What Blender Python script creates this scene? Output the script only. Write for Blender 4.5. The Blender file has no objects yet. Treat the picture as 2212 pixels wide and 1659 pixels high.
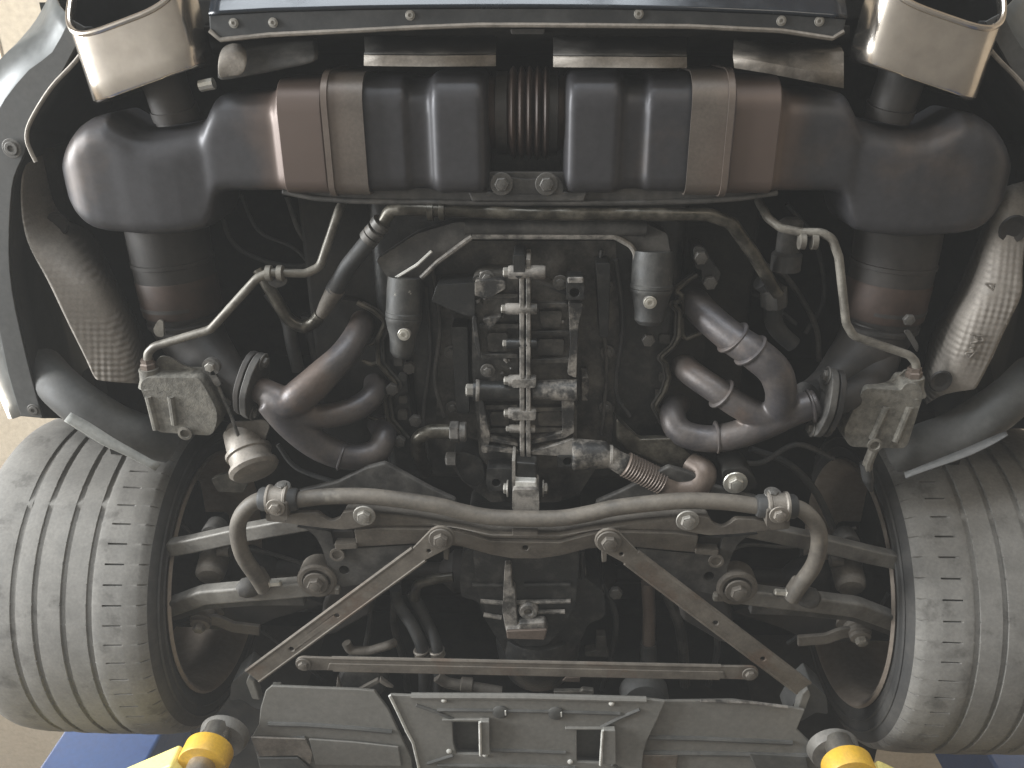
import bpy, bmesh, math, random
import numpy as np
from mathutils import Vector, Matrix
from mathutils.geometry import delaunay_2d_cdt
random.seed(7)
R_ = math.radians
scene = bpy.context.scene

# ------------------------------------------------------------------ camera
Z0 = 2.0                                  # height of the muffler undersides above the garage floor
F, CX, CY = 1789.0, 1106.0, 829.5         # measured on the photograph at 2212 x 1659
PITCH, YAW, ROLL = R_(66), R_(-5.037), R_(5.120)
CAM = Vector((0.0247, -0.81, -1.2))       # in the car's frame (x right, y forward, z up, 0 = muffler underside)
_f = Vector((math.sin(YAW) * math.cos(PITCH), math.cos(YAW) * math.cos(PITCH), math.sin(PITCH)))
_r = Vector((math.cos(YAW), -math.sin(YAW), 0)); _u = _r.cross(_f)
RT = _r * math.cos(ROLL) + _u * math.sin(ROLL); UP = _u * math.cos(ROLL) - _r * math.sin(ROLL)
cam_d = bpy.data.cameras.new('camera'); cam = bpy.data.objects.new('camera', cam_d)
scene.collection.objects.link(cam); scene.camera = cam
cam_d.sensor_width = 36; cam_d.lens = 36 * F / 2212; cam_d.clip_start = 0.02; cam_d.clip_end = 100
_m = Matrix((RT, UP, -_f)).transposed().to_4x4(); _m.translation = CAM + Vector((0, 0, Z0)); cam.matrix_world = _m

# ------------------------------------------------------------------ light
w = bpy.data.worlds.new('World'); scene.world = w; w.use_nodes = True
w.node_tree.nodes['Background'].inputs[0].default_value = (0.75, 0.8, 0.9, 1)
w.node_tree.nodes['Background'].inputs[1].default_value = 0.02
def area(name, loc, target, sx, sy, power, col):
    l = bpy.data.lights.new(name, 'AREA'); l.shape = 'RECTANGLE'; l.size = sx; l.size_y = sy; l.energy = power; l.color = col
    o = bpy.data.objects.new(name, l); scene.collection.objects.link(o); o.location = loc
    o.rotation_euler = (Vector(target) - Vector(loc)).to_track_quat('-Z', 'Y').to_euler(); return o
area('garage_door_daylight', (-0.8, -5.3, 1.5), (-0.2, 0, 1.9), 3.4, 2.6, 310, (0.86, 0.93, 1.0))
area('window_daylight', (-4.2, -1.2, 1.3), (-0.5, 0.2, 1.9), 2.0, 1.6, 500, (0.95, 0.98, 1.0))
area('ceiling_lamp', (-3.7, 1.2, 4.30), (-3.3, 1.0, 0), 0.4, 3.0, 85, (1.0, 0.93, 0.8))
area('ceiling_lamp', (3.7, 1.2, 4.30), (3.3, 1.0, 0), 0.4, 3.0, 50, (1.0, 0.9, 0.76))
area('fill_light', (0.9, -2.2, 0.5), (0.2, -0.1, 2.0), 0.6, 0.6, 6, (1.0, 0.9, 0.75))  # added fill from the camera side, no such lamp in the garage
scene.view_settings.view_transform = 'Standard'; scene.view_settings.look = 'None'
scene.view_settings.exposure = 0.0; scene.view_settings.gamma = 1.0; scene.view_settings.use_curve_mapping = False
scene.render.engine = 'CYCLES'; scene.cycles.max_bounces = 6; scene.cycles.diffuse_bounces = 4

# ------------------------------------------------------------------ pixels to points
def ray(x, y): return _f + RT * ((x - CX) / F) - UP * ((y - CY) / F)
def P(x, y, h=0.0):
    d = ray(x, y); return CAM + d * ((h - CAM.z) / d.z)
def PX(x, y, X):                                           # the point of the pixel's ray on the plane x = X
    d = ray(x, y); return CAM + d * ((X - CAM.x) / d.x)
def PY(x, y, Y):
    d = ray(x, y); return CAM + d * ((Y - CAM.y) / d.y)
def mpp(x, y, h): return (h - CAM.z) / ray(x, y).z / F     # metres per pixel there
# crops of the photograph read at other magnifications -> 2212 x 1659
def cr(c, r): return lambda X, Y: (722 * c + X * .3472, (0, 548.6, 1083)[r] + Y * .3472)
k00, k10, k20, k01, k11, k21, k02, k12, k22 = [cr(c, r) for r in range(3) for c in range(3)]
kA = lambda X, Y: (493.7 + X * .2646, 630.9 + Y * .2646)
kB = lambda X, Y: (932.6 + X * .1984, 493.7 + Y * .1984)
kC = lambda X, Y: (932.6 + X * .1984, 795.5 + Y * .1984)
kD = lambda X, Y: (493.7 + X * .1984, 384.0 + Y * .1984)
kE = lambda X, Y: (1316.6 + X * .1984, 438.9 + Y * .1984)
kF = lambda X, Y: (438.9 + X * .248, 1042.3 + Y * .248)
kG = lambda X, Y: (X * .43, 219.4 + Y * .43)
kK = lambda X, Y: (713.2 + X * .3906, 432.3 + Y * .3906)
kH = lambda X, Y: (1827.9 + X * .43, 219.4 + Y * .43)
I = lambda X, Y: (X, Y)
def PL(k, pts, h=None):                                    # list of (X, Y[, h]) read in crop k -> points
    return [P(*k(q[0], q[1]), q[2] if len(q) > 2 else h) for q in pts]

# ------------------------------------------------------------------ geometry
def join(*gs):
    v, f = [], []
    for a, b in gs:
        n = len(v); v += list(a); f += [tuple(i + n for i in q) for q in b]
    return v, f
def xf(g, m): return [m @ Vector(p) for p in g[0]], g[1]
def mirror(g): return [Vector((-p[0], p[1], p[2])) for p in g[0]], [tuple(reversed(q)) for q in g[1]]
def fillet(pts, rad, n=7):
    pts = [Vector(p) for p in pts]; out = [pts[0]]
    for i in range(1, len(pts) - 1):
        a, b, c = pts[i - 1], pts[i], pts[i + 1]
        u, v = (a - b), (c - b); lu, lv = u.length, v.length; u.normalize(); v.normalize()
        ang = u.angle(v)
        if ang > 3.05: out.append(b); continue
        t = min(rad / math.tan(ang / 2), lu * .48, lv * .48)
        p0, p1 = b + u * t, b + v * t
        for k in range(n + 1):
            s = k / n; out.append(p0 * (1 - s) ** 2 + b * 2 * s * (1 - s) + p1 * s * s)
    out.append(pts[-1]); return out
def spline(pts, n=8):
    pts = [Vector(p) for p in pts]; q = [pts[0] * 2 - pts[1]] + pts + [pts[-1] * 2 - pts[-2]]; out = []
    for i in range(1, len(q) - 2):
        a, b, c, d = q[i - 1:i + 3]
        for k in range(n):
            t = k / n
            out.append(.5 * ((2 * b) + (c - a) * t + (2 * a - 5 * b + 4 * c - d) * t * t + (3 * b - a - 3 * c + d) * t ** 3))
    out.append(pts[-1]); return out
def frames(path, up):
    T = []
    for i in range(len(path)):
        a = path[max(i - 1, 0)]; b = path[min(i + 1, len(path) - 1)]; t = (b - a); t.normalize(); T.append(t)
    u = Vector(up); u = (u - T[0] * u.dot(T[0])).normalized(); fr = []
    for t in T:
        u = u - t * u.dot(t); u.normalize(); fr.append((t, t.cross(u), u))
    return fr
def sweep(path, sec, up=(0, 0, 1), scale=None, caps=True, fixed=False):
    path = [Vector(p) for p in path]; fr = frames(path, up); n = len(sec); v, f = [], []
    for i, p in enumerate(path):
        t, s, u = fr[i]
        if fixed: s = t.cross(Vector(up)).normalized(); u = s.cross(t)
        k = scale[i] if scale else 1
        v += [p + s * (a * k) + u * (b * k) for a, b in sec]
    for i in range(len(path) - 1):
        for j in range(n):
            f.append((i * n + j, i * n + (j + 1) % n, (i + 1) * n + (j + 1) % n, (i + 1) * n + j))
    if caps: f += [tuple(reversed(range(n))), tuple((len(path) - 1) * n + j for j in range(n))]
    return v, f
def circ(r, n=16): return [(r * math.cos(2 * math.pi * k / n), r * math.sin(2 * math.pi * k / n)) for k in range(n)]
def tube(path, r, n=16, caps=True):
    if hasattr(r, '__len__'):
        path = [Vector(p) for p in path]; L = [0]
        for a, b in zip(path, path[1:]): L.append(L[-1] + (b - a).length)
        xs = np.linspace(0, L[-1], len(r)); sc = [float(np.interp(l, xs, r)) for l in L]
        return sweep(path, circ(1, n), scale=sc, caps=caps, up=(.13, .2, 1))
    return sweep(path, circ(r, n), caps=caps, up=(.13, .2, 1))
def tubepx(k, pts, rpx, bend=.03, n=14, h=None, sp=False):
    q = PL(k, pts, h); m = pts[len(pts) // 2]; x, y = k(m[0], m[1]); s = mpp(x, y, m[2] if len(m) > 2 else h)
    r = [a * s for a in rpx] if hasattr(rpx, '__len__') else rpx * s
    return tube(spline(q) if sp else fillet(q, bend), r, n)
def poly_in(p, poly):
    c = False; j = len(poly) - 1
    for i in range(len(poly)):
        a, b = poly[i], poly[j]
        if (a[1] > p[1]) != (b[1] > p[1]) and p[0] < (b[0] - a[0]) * (p[1] - a[1]) / (b[1] - a[1]) + a[0]: c = not c
        j = i
    return c
def round2(pts, r, n=4):
    q = [Vector((p[0], p[1], p[2] if len(p) > 2 else 0)) for p in pts]; m = len(q); out = []
    for i in range(m):
        a, b, c = q[i - 1], q[i], q[(i + 1) % m]; u = a - b; v = c - b; lu, lv = u.length, v.length
        if min(lu, lv) < 1e-6: continue
        u.normalize(); v.normalize(); t = min(r, lu * .45, lv * .45)
        for k in range(n + 1):
            s = k / n; out.append((b + u * t) * (1 - s) ** 2 + b * 2 * s * (1 - s) + (b + v * t) * s * s)
    return out
def plate(out, thick, holes=(), lift=None):
    """closed polygon of 3-D points (any height) thickened upwards, with holes (lists of points)"""
    loops = [[Vector(p) for p in out]] + [[Vector(p) for p in h] for h in holes]
    vs, es = [], []
    for l in loops:
        n = len(vs); vs += l; es += [(n + i, n + (i + 1) % len(l)) for i in range(len(l))]
    r = delaunay_2d_cdt([Vector((p.x, p.y)) for p in vs], es, [], 1, 1e-6)
    v2, fs, ov = r[0], r[2], r[3]
    zs = []
    for i, p in enumerate(v2):
        if ov[i]: zs.append(vs[ov[i][0]].z)
        else: zs.append(min(vs, key=lambda q: (q.x - p.x) ** 2 + (q.y - p.y) ** 2).z)
    hp = [[(p.x, p.y) for p in l] for l in loops[1:]]; op = [(p.x, p.y) for p in loops[0]]
    keep = []
    for q in fs:
        c = sum((v2[i] for i in q), Vector((0, 0))) / len(q)
        if poly_in(c, op) and not any(poly_in(c, h) for h in hp): keep.append(tuple(q))
    n = len(v2); v = [Vector((p.x, p.y, z)) for p, z in zip(v2, zs)]; v += [p + Vector((0, 0, thick)) for p in v]
    cnt = {}
    f = []
    for q in keep:
        f.append(tuple(reversed(q))); f.append(tuple(i + n for i in q))
        for a, b in zip(q, q[1:] + q[:1]): cnt[(a, b)] = cnt.get((a, b), 0) + 1
    for (a, b) in cnt:
        if (b, a) not in cnt: f.append((a, b, b + n, a + n))
    return v, f
def hole(c, r, n=12): return [Vector((c.x + r * math.cos(2 * math.pi * k / n), c.y + r * math.sin(2 * math.pi * k / n), c.z)) for k in range(n)]
def lathe(c, axis, prof, n=24, caps=True):
    """prof: (radius, distance along axis)"""
    a = Vector(axis).normalized(); u = a.orthogonal().normalized(); s = a.cross(u); c = Vector(c); v, f = [], []
    for r, t in prof: v += [c + a * t + (u * math.cos(2 * math.pi * k / n) + s * math.sin(2 * math.pi * k / n)) * max(r, 1e-4) for k in range(n)]
    for i in range(len(prof) - 1):
        for j in range(n): f.append((i * n + j, i * n + (j + 1) % n, (i + 1) * n + (j + 1) % n, (i + 1) * n + j))
    if caps: f += [tuple(reversed(range(n))), tuple((len(prof) - 1) * n + j for j in range(n))]
    return v, f
def cube(c, sx, sy, sz, m=None):
    c = Vector(c); v = [Vector((x * sx / 2, y * sy / 2, z * sz / 2)) for x in (-1, 1) for y in (-1, 1) for z in (-1, 1)]
    if m: v = [m @ p for p in v]
    return [c + p for p in v], [(0, 1, 3, 2), (4, 6, 7, 5), (0, 4, 5, 1), (2, 3, 7, 6), (0, 2, 6, 4), (1, 5, 7, 3)]
def loft(rings, caps=True):
    n = len(rings[0]); v, f = [], []
    for r in rings: v += [Vector(p) for p in r]
    for i in range(len(rings) - 1):
        for j in range(n): f.append((i * n + j, i * n + (j + 1) % n, (i + 1) * n + (j + 1) % n, (i + 1) * n + j))
    if caps: f += [tuple(reversed(range(n))), tuple((len(rings) - 1) * n + j for j in range(n))]
    return v, f
def sheet(rows, thick=0.0):                                # open grid of points, thickened along its normals by a modifier
    n = len(rows[0]); v = [Vector(p) for r in rows for p in r]
    return v, [(i * n + j, i * n + j + 1, (i + 1) * n + j + 1, (i + 1) * n + j) for i in range(len(rows) - 1) for j in range(n - 1)]

COL = scene.collection
def part(name, g, mat, parent=None, label=None, bevel=0, seg=2, remesh=0, smooth=8, angle=35, subsurf=0, solid=0, solid_off=1):
    me = bpy.data.meshes.new(name); me.from_pydata([tuple(p) for p in g[0]], [], [tuple(q) for q in g[1]]); me.validate()
    bm = bmesh.new(); bm.from_mesh(me); bmesh.ops.recalc_face_normals(bm, faces=bm.faces); bm.to_mesh(me); bm.free()
    me.polygons.foreach_set('use_smooth', [True] * len(me.polygons))
    if not remesh and not subsurf: me.set_sharp_from_angle(angle=R_(angle))
    me.materials.append(mat)
    o = bpy.data.objects.new(name, me); COL.objects.link(o); o.parent = parent
    if label: o['label'] = label
    if remesh:
        m = o.modifiers.new('remesh', 'REMESH'); m.mode = 'VOXEL'; m.voxel_size = remesh; m.use_smooth_shade = True
        if smooth:
            m = o.modifiers.new('smooth', 'SMOOTH'); m.factor = .5; m.iterations = smooth
    if solid:
        m = o.modifiers.new('solid', 'SOLIDIFY'); m.thickness = solid; m.offset = solid_off
    if subsurf:
        m = o.modifiers.new('sub', 'SUBSURF'); m.levels = m.render_levels = subsurf
    if bevel:
        m = o.modifiers.new('bevel', 'BEVEL'); m.width = bevel; m.segments = seg; m.limit_method = 'ANGLE'; m.angle_limit = R_(30); m.harden_normals = True
    return o
def pair(name, g, mat, parent=None, label=None, **k):
    ps = parent if isinstance(parent, (list, tuple)) else (parent, parent)
    return part(name, g, mat, ps[0], label, **k), part(name, mirror(g), mat, ps[1], label, **k)
def thing(name, label, cat, loc=(0, 0, 0), group=None):
    o = bpy.data.objects.new(name, None); COL.objects.link(o); o.location = loc; o['label'] = label; o['category'] = cat
    o.empty_display_size = .1
    if group: o['group'] = group
    return o

# ------------------------------------------------------------------ materials
MATS = {}
def grime(name, base, dust, rough=.6, metal=0.0, scale=28, cover=.5, soft=.18, bump=.12, big=.35, rough_d=None, stretch=(1, 1, 1), speck=None, speck_amt=.62, mk=.35, spec=.5, patch=None, patch_scale=7, patch_amt=.55):
    m = bpy.data.materials.new(name); m.use_nodes = True; t = m.node_tree; N = t.nodes; L = t.links; b = N['Principled BSDF']
    tc = N.new('ShaderNodeTexCoord'); mp = N.new('ShaderNodeMapping'); mp.inputs['Scale'].default_value = stretch
    L.new(tc.outputs['Object'], mp.inputs[0])
    def noise(s, d, r=.6):
        n = N.new('ShaderNodeTexNoise'); n.inputs['Scale'].default_value = s; n.inputs['Detail'].default_value = d; n.inputs['Roughness'].default_value = r
        L.new(mp.outputs[0], n.inputs['Vector']); return n
    n1 = noise(scale, 7, .68); n2 = noise(4.2, 3); n3 = noise(scale * 9, 3)
    ad = N.new('ShaderNodeMath'); ad.operation = 'MULTIPLY_ADD'; L.new(n2.outputs[0], ad.inputs[0]); ad.inputs[1].default_value = big; L.new(n1.outputs[0], ad.inputs[2])
    rp = N.new('ShaderNodeMapRange'); L.new(ad.outputs[0], rp.inputs[0]); c = .5 + big * .5 + (.5 - cover) * .5
    rp.inputs[1].default_value = c - soft; rp.inputs[2].default_value = c + soft; rp.interpolation_type = 'SMOOTHSTEP'
    mx = N.new('ShaderNodeMix'); mx.data_type = 'RGBA'; L.new(rp.outputs[0], mx.inputs[0]); mx.inputs[6].default_value = (*base, 1); mx.inputs[7].default_value = (*dust, 1)
    col = mx.outputs[2]
    if speck:
        s1 = noise(scale * 1.7, 9, .75); r2 = N.new('ShaderNodeMapRange'); L.new(s1.outputs[0], r2.inputs[0]); r2.inputs[1].default_value = speck_amt; r2.inputs[2].default_value = speck_amt + .06
        m2 = N.new('ShaderNodeMix'); m2.data_type = 'RGBA'; L.new(r2.outputs[0], m2.inputs[0]); L.new(col, m2.inputs[6]); m2.inputs[7].default_value = (*speck, 1); col = m2.outputs[2]
    if patch:
        p1 = noise(patch_scale, 5, .65); r3 = N.new('ShaderNodeMapRange'); r3.interpolation_type = 'SMOOTHSTEP'; L.new(p1.outputs[0], r3.inputs[0]); r3.inputs[1].default_value = patch_amt - .06; r3.inputs[2].default_value = patch_amt + .1; r3.inputs[4].default_value = .85
        m3 = N.new('ShaderNodeMix'); m3.data_type = 'RGBA'; L.new(r3.outputs[0], m3.inputs[0]); L.new(col, m3.inputs[6]); m3.inputs[7].default_value = (*patch, 1); col = m3.outputs[2]
    fine = N.new('ShaderNodeMix'); fine.data_type = 'RGBA'; fine.blend_type = 'MULTIPLY'; fine.inputs[0].default_value = 1
    fr = N.new('ShaderNodeMapRange'); L.new(n3.outputs[0], fr.inputs[0]); fr.inputs[1].default_value = .25; fr.inputs[2].default_value = .75; fr.inputs[3].default_value = .85; fr.inputs[4].default_value = 1.13
    L.new(col, fine.inputs[6]); L.new(fr.outputs[0], fine.inputs[7]); L.new(fine.outputs[2], b.inputs['Base Color'])
    rr = N.new('ShaderNodeMapRange'); L.new(rp.outputs[0], rr.inputs[0]); rr.inputs[3].default_value = rough; rr.inputs[4].default_value = rough_d if rough_d else min(1, rough + .22); L.new(rr.outputs[0], b.inputs['Roughness'])
    if metal:
        mm = N.new('ShaderNodeMapRange'); L.new(rp.outputs[0], mm.inputs[0]); mm.inputs[3].default_value = metal; mm.inputs[4].default_value = metal * mk; L.new(mm.outputs[0], b.inputs['Metallic'])
    b.inputs['Specular IOR Level'].default_value = spec
    if bump:
        bp = N.new('ShaderNodeBump'); bp.inputs['Strength'].default_value = bump; bp.inputs['Distance'].default_value = .004
        sm = N.new('ShaderNodeMath'); sm.operation = 'MULTIPLY_ADD'; L.new(n3.outputs[0], sm.inputs[0]); sm.inputs[1].default_value = .4; L.new(n1.outputs[0], sm.inputs[2])
        L.new(sm.outputs[0], bp.inputs['Height']); L.new(bp.outputs[0], b.inputs['Normal'])
    MATS[name] = m; return m
DARK = grime('gap_black', (.011, .0105, .0095), (.03, .027, .023), .8, 0, 20, .4, bump=.2, spec=.2)  # tone of the shaded gaps is put into this colour
ENGINE = grime('oily_aluminium_casting', (.014, .014, .0135), (.045, .042, .037), .38, .2, 26, .35, soft=.14, bump=.3, speck=(.2, .18, .155), speck_amt=.68)
CASE = grime('greasy_worn_casting', (.02, .019, .0175), (.125, .114, .098), .42, .25, 15, .43, soft=.15, bump=.4, speck=(.26, .235, .2), speck_amt=.68)
SMEAR = grime('mud_smeared_casting', (.02, .019, .018), (.2, .18, .155), .5, .2, 34, .42, soft=.12, bump=.35)
SEAM = grime('bare_casting_edge', (.05, .047, .043), (.24, .22, .195), .5, .3, 40, .55, soft=.15, bump=.3)
DUSTY = grime('dusty_steel', (.072, .062, .052), (.142, .124, .102), .55, .3, 26, .5, soft=.3, bump=.16, speck=(.19, .17, .14), speck_amt=.68)
DUSTY2 = grime('dusty_dark_steel', (.03, .028, .026), (.08, .074, .066), .55, .25, 22, .5, bump=.15)
ARM = grime('dusty_aluminium', (.085, .073, .06), (.155, .135, .11), .55, .25, 26, .5, soft=.3, bump=.14, speck=(.06, .045, .034), speck_amt=.66, patch=(.1, .07, .05), patch_scale=9, patch_amt=.57)
ALU = grime('scuffed_cast_aluminium', (.11, .103, .092), (.18, .168, .148), .48, .4, 20, .5, soft=.3, bump=.2, speck=(.05, .046, .04), speck_amt=.64, patch=(.07, .062, .052), patch_scale=6, patch_amt=.55)
BARM = grime('dusty_painted_bar', (.045, .04, .034), (.135, .117, .095), .5, .1, 20, .6, soft=.28, bump=.1, patch=(.2, .18, .15), patch_scale=12, patch_amt=.63)
MUFF = grime('heat_stained_steel', (.042, .041, .045), (.05, .048, .05), .44, .4, 9, .5, soft=.5, bump=.02, rough_d=.5, mk=1.0, speck=(.12, .11, .1), speck_amt=.76, patch=(.075, .06, .052), patch_scale=4, patch_amt=.6)
TAN = grime('heat_browned_steel', (.1, .075, .06), (.15, .118, .096), .42, .4, 24, .5, soft=.35, bump=.06, rough_d=.55, mk=.8)
STRAP = grime('strap_steel', (.09, .075, .064), (.135, .113, .094), .4, .35, 22, .5, soft=.4, bump=.04, rough_d=.48, mk=.9)
HEAD = grime('header_steel', (.052, .05, .056), (.105, .09, .08), .4, .45, 17, .5, soft=.3, bump=.2, rough_d=.55, mk=.8, speck=(.17, .125, .09), speck_amt=.66, patch=(.1, .074, .06), patch_scale=8, patch_amt=.57)  # colour darkened to stand in for weaker light under the engine
CATB = grime('shaded_brown_steel', (.028, .02, .016), (.06, .036, .026), .5, .4, 9, .45, soft=.3, bump=.06)  # heat-tinted brown, darkened to carry the shadow around the catalyst
CAT = grime('dark_steel', (.022, .021, .02), (.045, .038, .033), .5, .4, 9, .45, soft=.3, bump=.06)  # shadow that hides the catalyst can is put into this colour
CHROME = grime('brushed_tip_steel', (.68, .63, .57), (.63, .57, .5), .2, .97, 4, .35, soft=.5, bump=.0, rough_d=.24, mk=1.0)
SOOT = grime('soot', (.003, .003, .003), (.009, .009, .009), .95, 0, 20, .4, spec=.1)
RUBBER = grime('tyre_rubber', (.118, .112, .101), (.195, .185, .168), .75, 0, 22, .6, soft=.34, bump=.1, patch=(.09, .084, .075), patch_scale=16, patch_amt=.6, speck=(.24, .235, .22), speck_amt=.7)
WALLR = grime('tyre_sidewall', (.03, .029, .028), (.062, .058, .053), .7, 0, 16, .5, bump=.08)
RIM = grime('rim_barrel', (.24, .2, .165), (.32, .265, .215), .55, .35, 9, .5, soft=.3, bump=.05)
HOSE = grime('rubber_hose', (.018, .018, .018), (.05, .047, .043), .62, 0, 24, .4, bump=.1)
PIPE = grime('dusty_bare_pipe', (.11, .1, .085), (.2, .184, .155), .42, .45, 30, .5, bump=.08)
PIPE2 = grime('oily_brass_pipe', (.04, .036, .029), (.11, .098, .077), .28, .75, 26, .4, bump=.1)
BOX = grime('cast_grey_canister', (.1, .093, .079), (.19, .176, .148), .62, .3, 70, .5, bump=.45)
SHIELD = grime('embossed_aluminium', (.17, .152, .13), (.25, .222, .19), .46, .55, 30, .5, bump=.2)
PLASTIC = grime('black_plastic', (.022, .023, .024), (.05, .05, .049), .5, 0, 16, .4, bump=.05)
LINERD = grime('black_liner', (.018, .018, .018), (.04, .039, .037), .9, 0, 14, .4, bump=.05)
LINER = grime('dusty_liner', (.04, .0395, .037), (.07, .068, .064), .6, 0, 14, .5, bump=.06)
FLAP = grime('translucent_flap', (.2, .2, .185), (.3, .295, .27), .6, 0, 14, .5, bump=.04)
PAINT = grime('dark_blue_paint', (.006, .009, .014), (.012, .016, .022), .16, .0, 14, .3, bump=0, speck=(.35, .35, .33), speck_amt=.72)
BUMPER = grime('silver_grey_bumper', (.06, .064, .063), (.1, .105, .102), .35, .2, 8, .4, bump=.02)
TRAY = grime('undertray_plastic', (.135, .129, .115), (.175, .167, .15), .5, 0, 12, .5, soft=.45, bump=.03, patch=(.1, .093, .08), patch_scale=5, patch_amt=.58, speck=(.25, .24, .22), speck_amt=.76)
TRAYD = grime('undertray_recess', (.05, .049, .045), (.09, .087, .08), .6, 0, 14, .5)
EDGE = grime('worn_edge', (.45, .44, .4), (.6, .58, .54), .5, .2, 40, .5, bump=.1)
BOLT = grime('dirty_zinc_bolt', (.16, .15, .13), (.3, .28, .25), .42, .5, 60, .5, bump=.1)
BOLTD = grime('dark_bolt', (.05, .048, .044), (.13, .12, .108), .45, .5, 60, .5, bump=.1)
ZINC = grime('bright_zinc', (.5, .48, .43), (.42, .39, .33), .28, .8, 50, .4, bump=.08)
YELLOW = grime('yellow_paint', (.58, .34, .03), (.46, .27, .04), .45, 0, 24, .35, bump=.08, speck=(.16, .11, .05), speck_amt=.66, patch=(.3, .18, .05), patch_scale=14, patch_amt=.62)
PALEYEL = grime('pale_yellow_paint', (.72, .62, .2), (.62, .52, .2), .5, 0, 18, .35, bump=.05)
BLUE = grime('blue_lift_paint', (.008, .035, .12), (.011, .042, .13), .4, 0, 10, .4, bump=.04, speck=(.2, .22, .25), speck_amt=.74)
STEEL = grime('machined_steel', (.5, .47, .42), (.42, .38, .32), .26, .95, 30, .4, soft=.3, bump=.03, mk=1.0)
# ------------------------------------------------------------------ the garage
def struct(name, g, mat, label=None):
    o = part(name, g, mat); o['kind'] = 'structure'
    if label: o['label'] = label
    return o
CREAM = grime('cream_wall', (.6, .5, .38), (.63, .53, .41), .8, 0, 1.5, .5, bump=.0)
FLOORM = grime('garage_concrete', (.19, .183, .17), (.24, .23, .215), .7, 0, 5, .5, bump=.1)
struct('floor', cube((0, 0, -.05), 12, 14, .1), FLOORM)
CEILM = grime('cream_ceiling', (.36, .3, .22), (.39, .33, .25), .85, 0, 4, .5, bump=.02)
struct('ceiling', cube((0, 0, 4.55), 12, 14, .1), CEILM)
struct('wall_left', cube((-5.05, 0, 2.25), .1, 14, 4.5), CREAM)
struct('wall_right', cube((5.05, 0, 2.25), .1, 14, 4.5), CREAM)
struct('wall_front', cube((0, 6.05, 2.25), 10, .1, 4.5), CREAM)
wb = struct('wall_back', join(cube((-3.55, -6.05, 2.25), 2.9, .1, 4.5), cube((3.1, -6.05, 2.25), 3.8, .1, 4.5), cube((-.5, -6.05, 3.75), 3.4, .1, 1.5)), CREAM)
for k in range(5):                                          # sheet joints of the ceiling
    s = part('joint_strip', cube((-4.2 + k * 1.9, 0, 4.494), .05, 13.8, .012), CREAM, bpy.data.objects['ceiling'])

# ------------------------------------------------------------------ the car: body
CAR = thing('car', 'dark sports car on a lift seen from below at its rear with twin mufflers', 'car', (0, 0, Z0))
def bolt_mesh(name, washer, socket=False):
    g = []
    if washer: g.append(lathe((0, 0, 0), (0, 0, 1), [(1.55, 0), (1.6, .12), (1.5, .26)], 20))
    hexp = lambda r, z: [(r * math.cos(R_(60 * k)), r * math.sin(R_(60 * k)), z) for k in range(6)]
    if socket: g.append(lathe((0, 0, 0), (0, 0, 1), [(1.1, 0), (1.1, .7), (1.0, .8), (.55, .8), (.5, .3)], 18))
    else:
        g.append(loft([hexp(1, .0), hexp(1, .72), hexp(.86, .86)])); g.append(lathe((0, 0, .8), (0, 0, 1), [(.62, 0), (.6, .1), (.4, .14)], 14))
    v, f = join(*g); me = bpy.data.meshes.new(name); me.from_pydata([tuple(p) for p in v], [], f)
    bm = bmesh.new(); bm.from_mesh(me); bmesh.ops.recalc_face_normals(bm, faces=bm.faces); bm.to_mesh(me); bm.free()
    me.polygons.foreach_set('use_smooth', [True] * len(me.polygons)); me.set_sharp_from_angle(angle=R_(30)); return me
BM = {'flange': bolt_mesh('flange_bolt', True), 'hex': bolt_mesh('hex_bolt', False), 'socket': bolt_mesh('socket_bolt', True, True)}
_bm = {}
def boltm(kind, mat):
    k = (kind, mat.name)
    if k not in _bm:
        me = BM[kind].copy(); me.materials.clear(); me.materials.append(mat); _bm[k] = me
    return _bm[k]
def bolt(pos, r, parent, kind='flange', mat=None, axis=(0, 0, -1), h=1.0):
    o = bpy.data.objects.new('bolt', boltm(kind, mat or BOLT)); COL.objects.link(o); o.parent = parent
    q = Vector(axis).to_track_quat('Z', 'Y').to_matrix().to_4x4()
    o.matrix_local = Matrix.Translation(pos) @ q @ Matrix.Rotation(random.random(), 4, 'Z') @ Matrix.Diagonal((r, r, r * h, 1)); return o
def mir(p): return Vector((-p.x, p.y, p.z))

# engine bay roof and floor pan, high up behind everything
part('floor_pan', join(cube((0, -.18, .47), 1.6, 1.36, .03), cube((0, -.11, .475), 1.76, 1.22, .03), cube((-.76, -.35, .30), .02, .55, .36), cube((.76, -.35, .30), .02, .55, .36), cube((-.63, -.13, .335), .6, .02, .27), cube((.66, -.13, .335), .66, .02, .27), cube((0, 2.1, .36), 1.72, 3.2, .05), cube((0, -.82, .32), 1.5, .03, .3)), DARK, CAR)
part('body_shell', join(cube((0, .85, .62), 1.78, 3.0, .26)), BUMPER, CAR, bevel=.05, seg=3)

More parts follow.
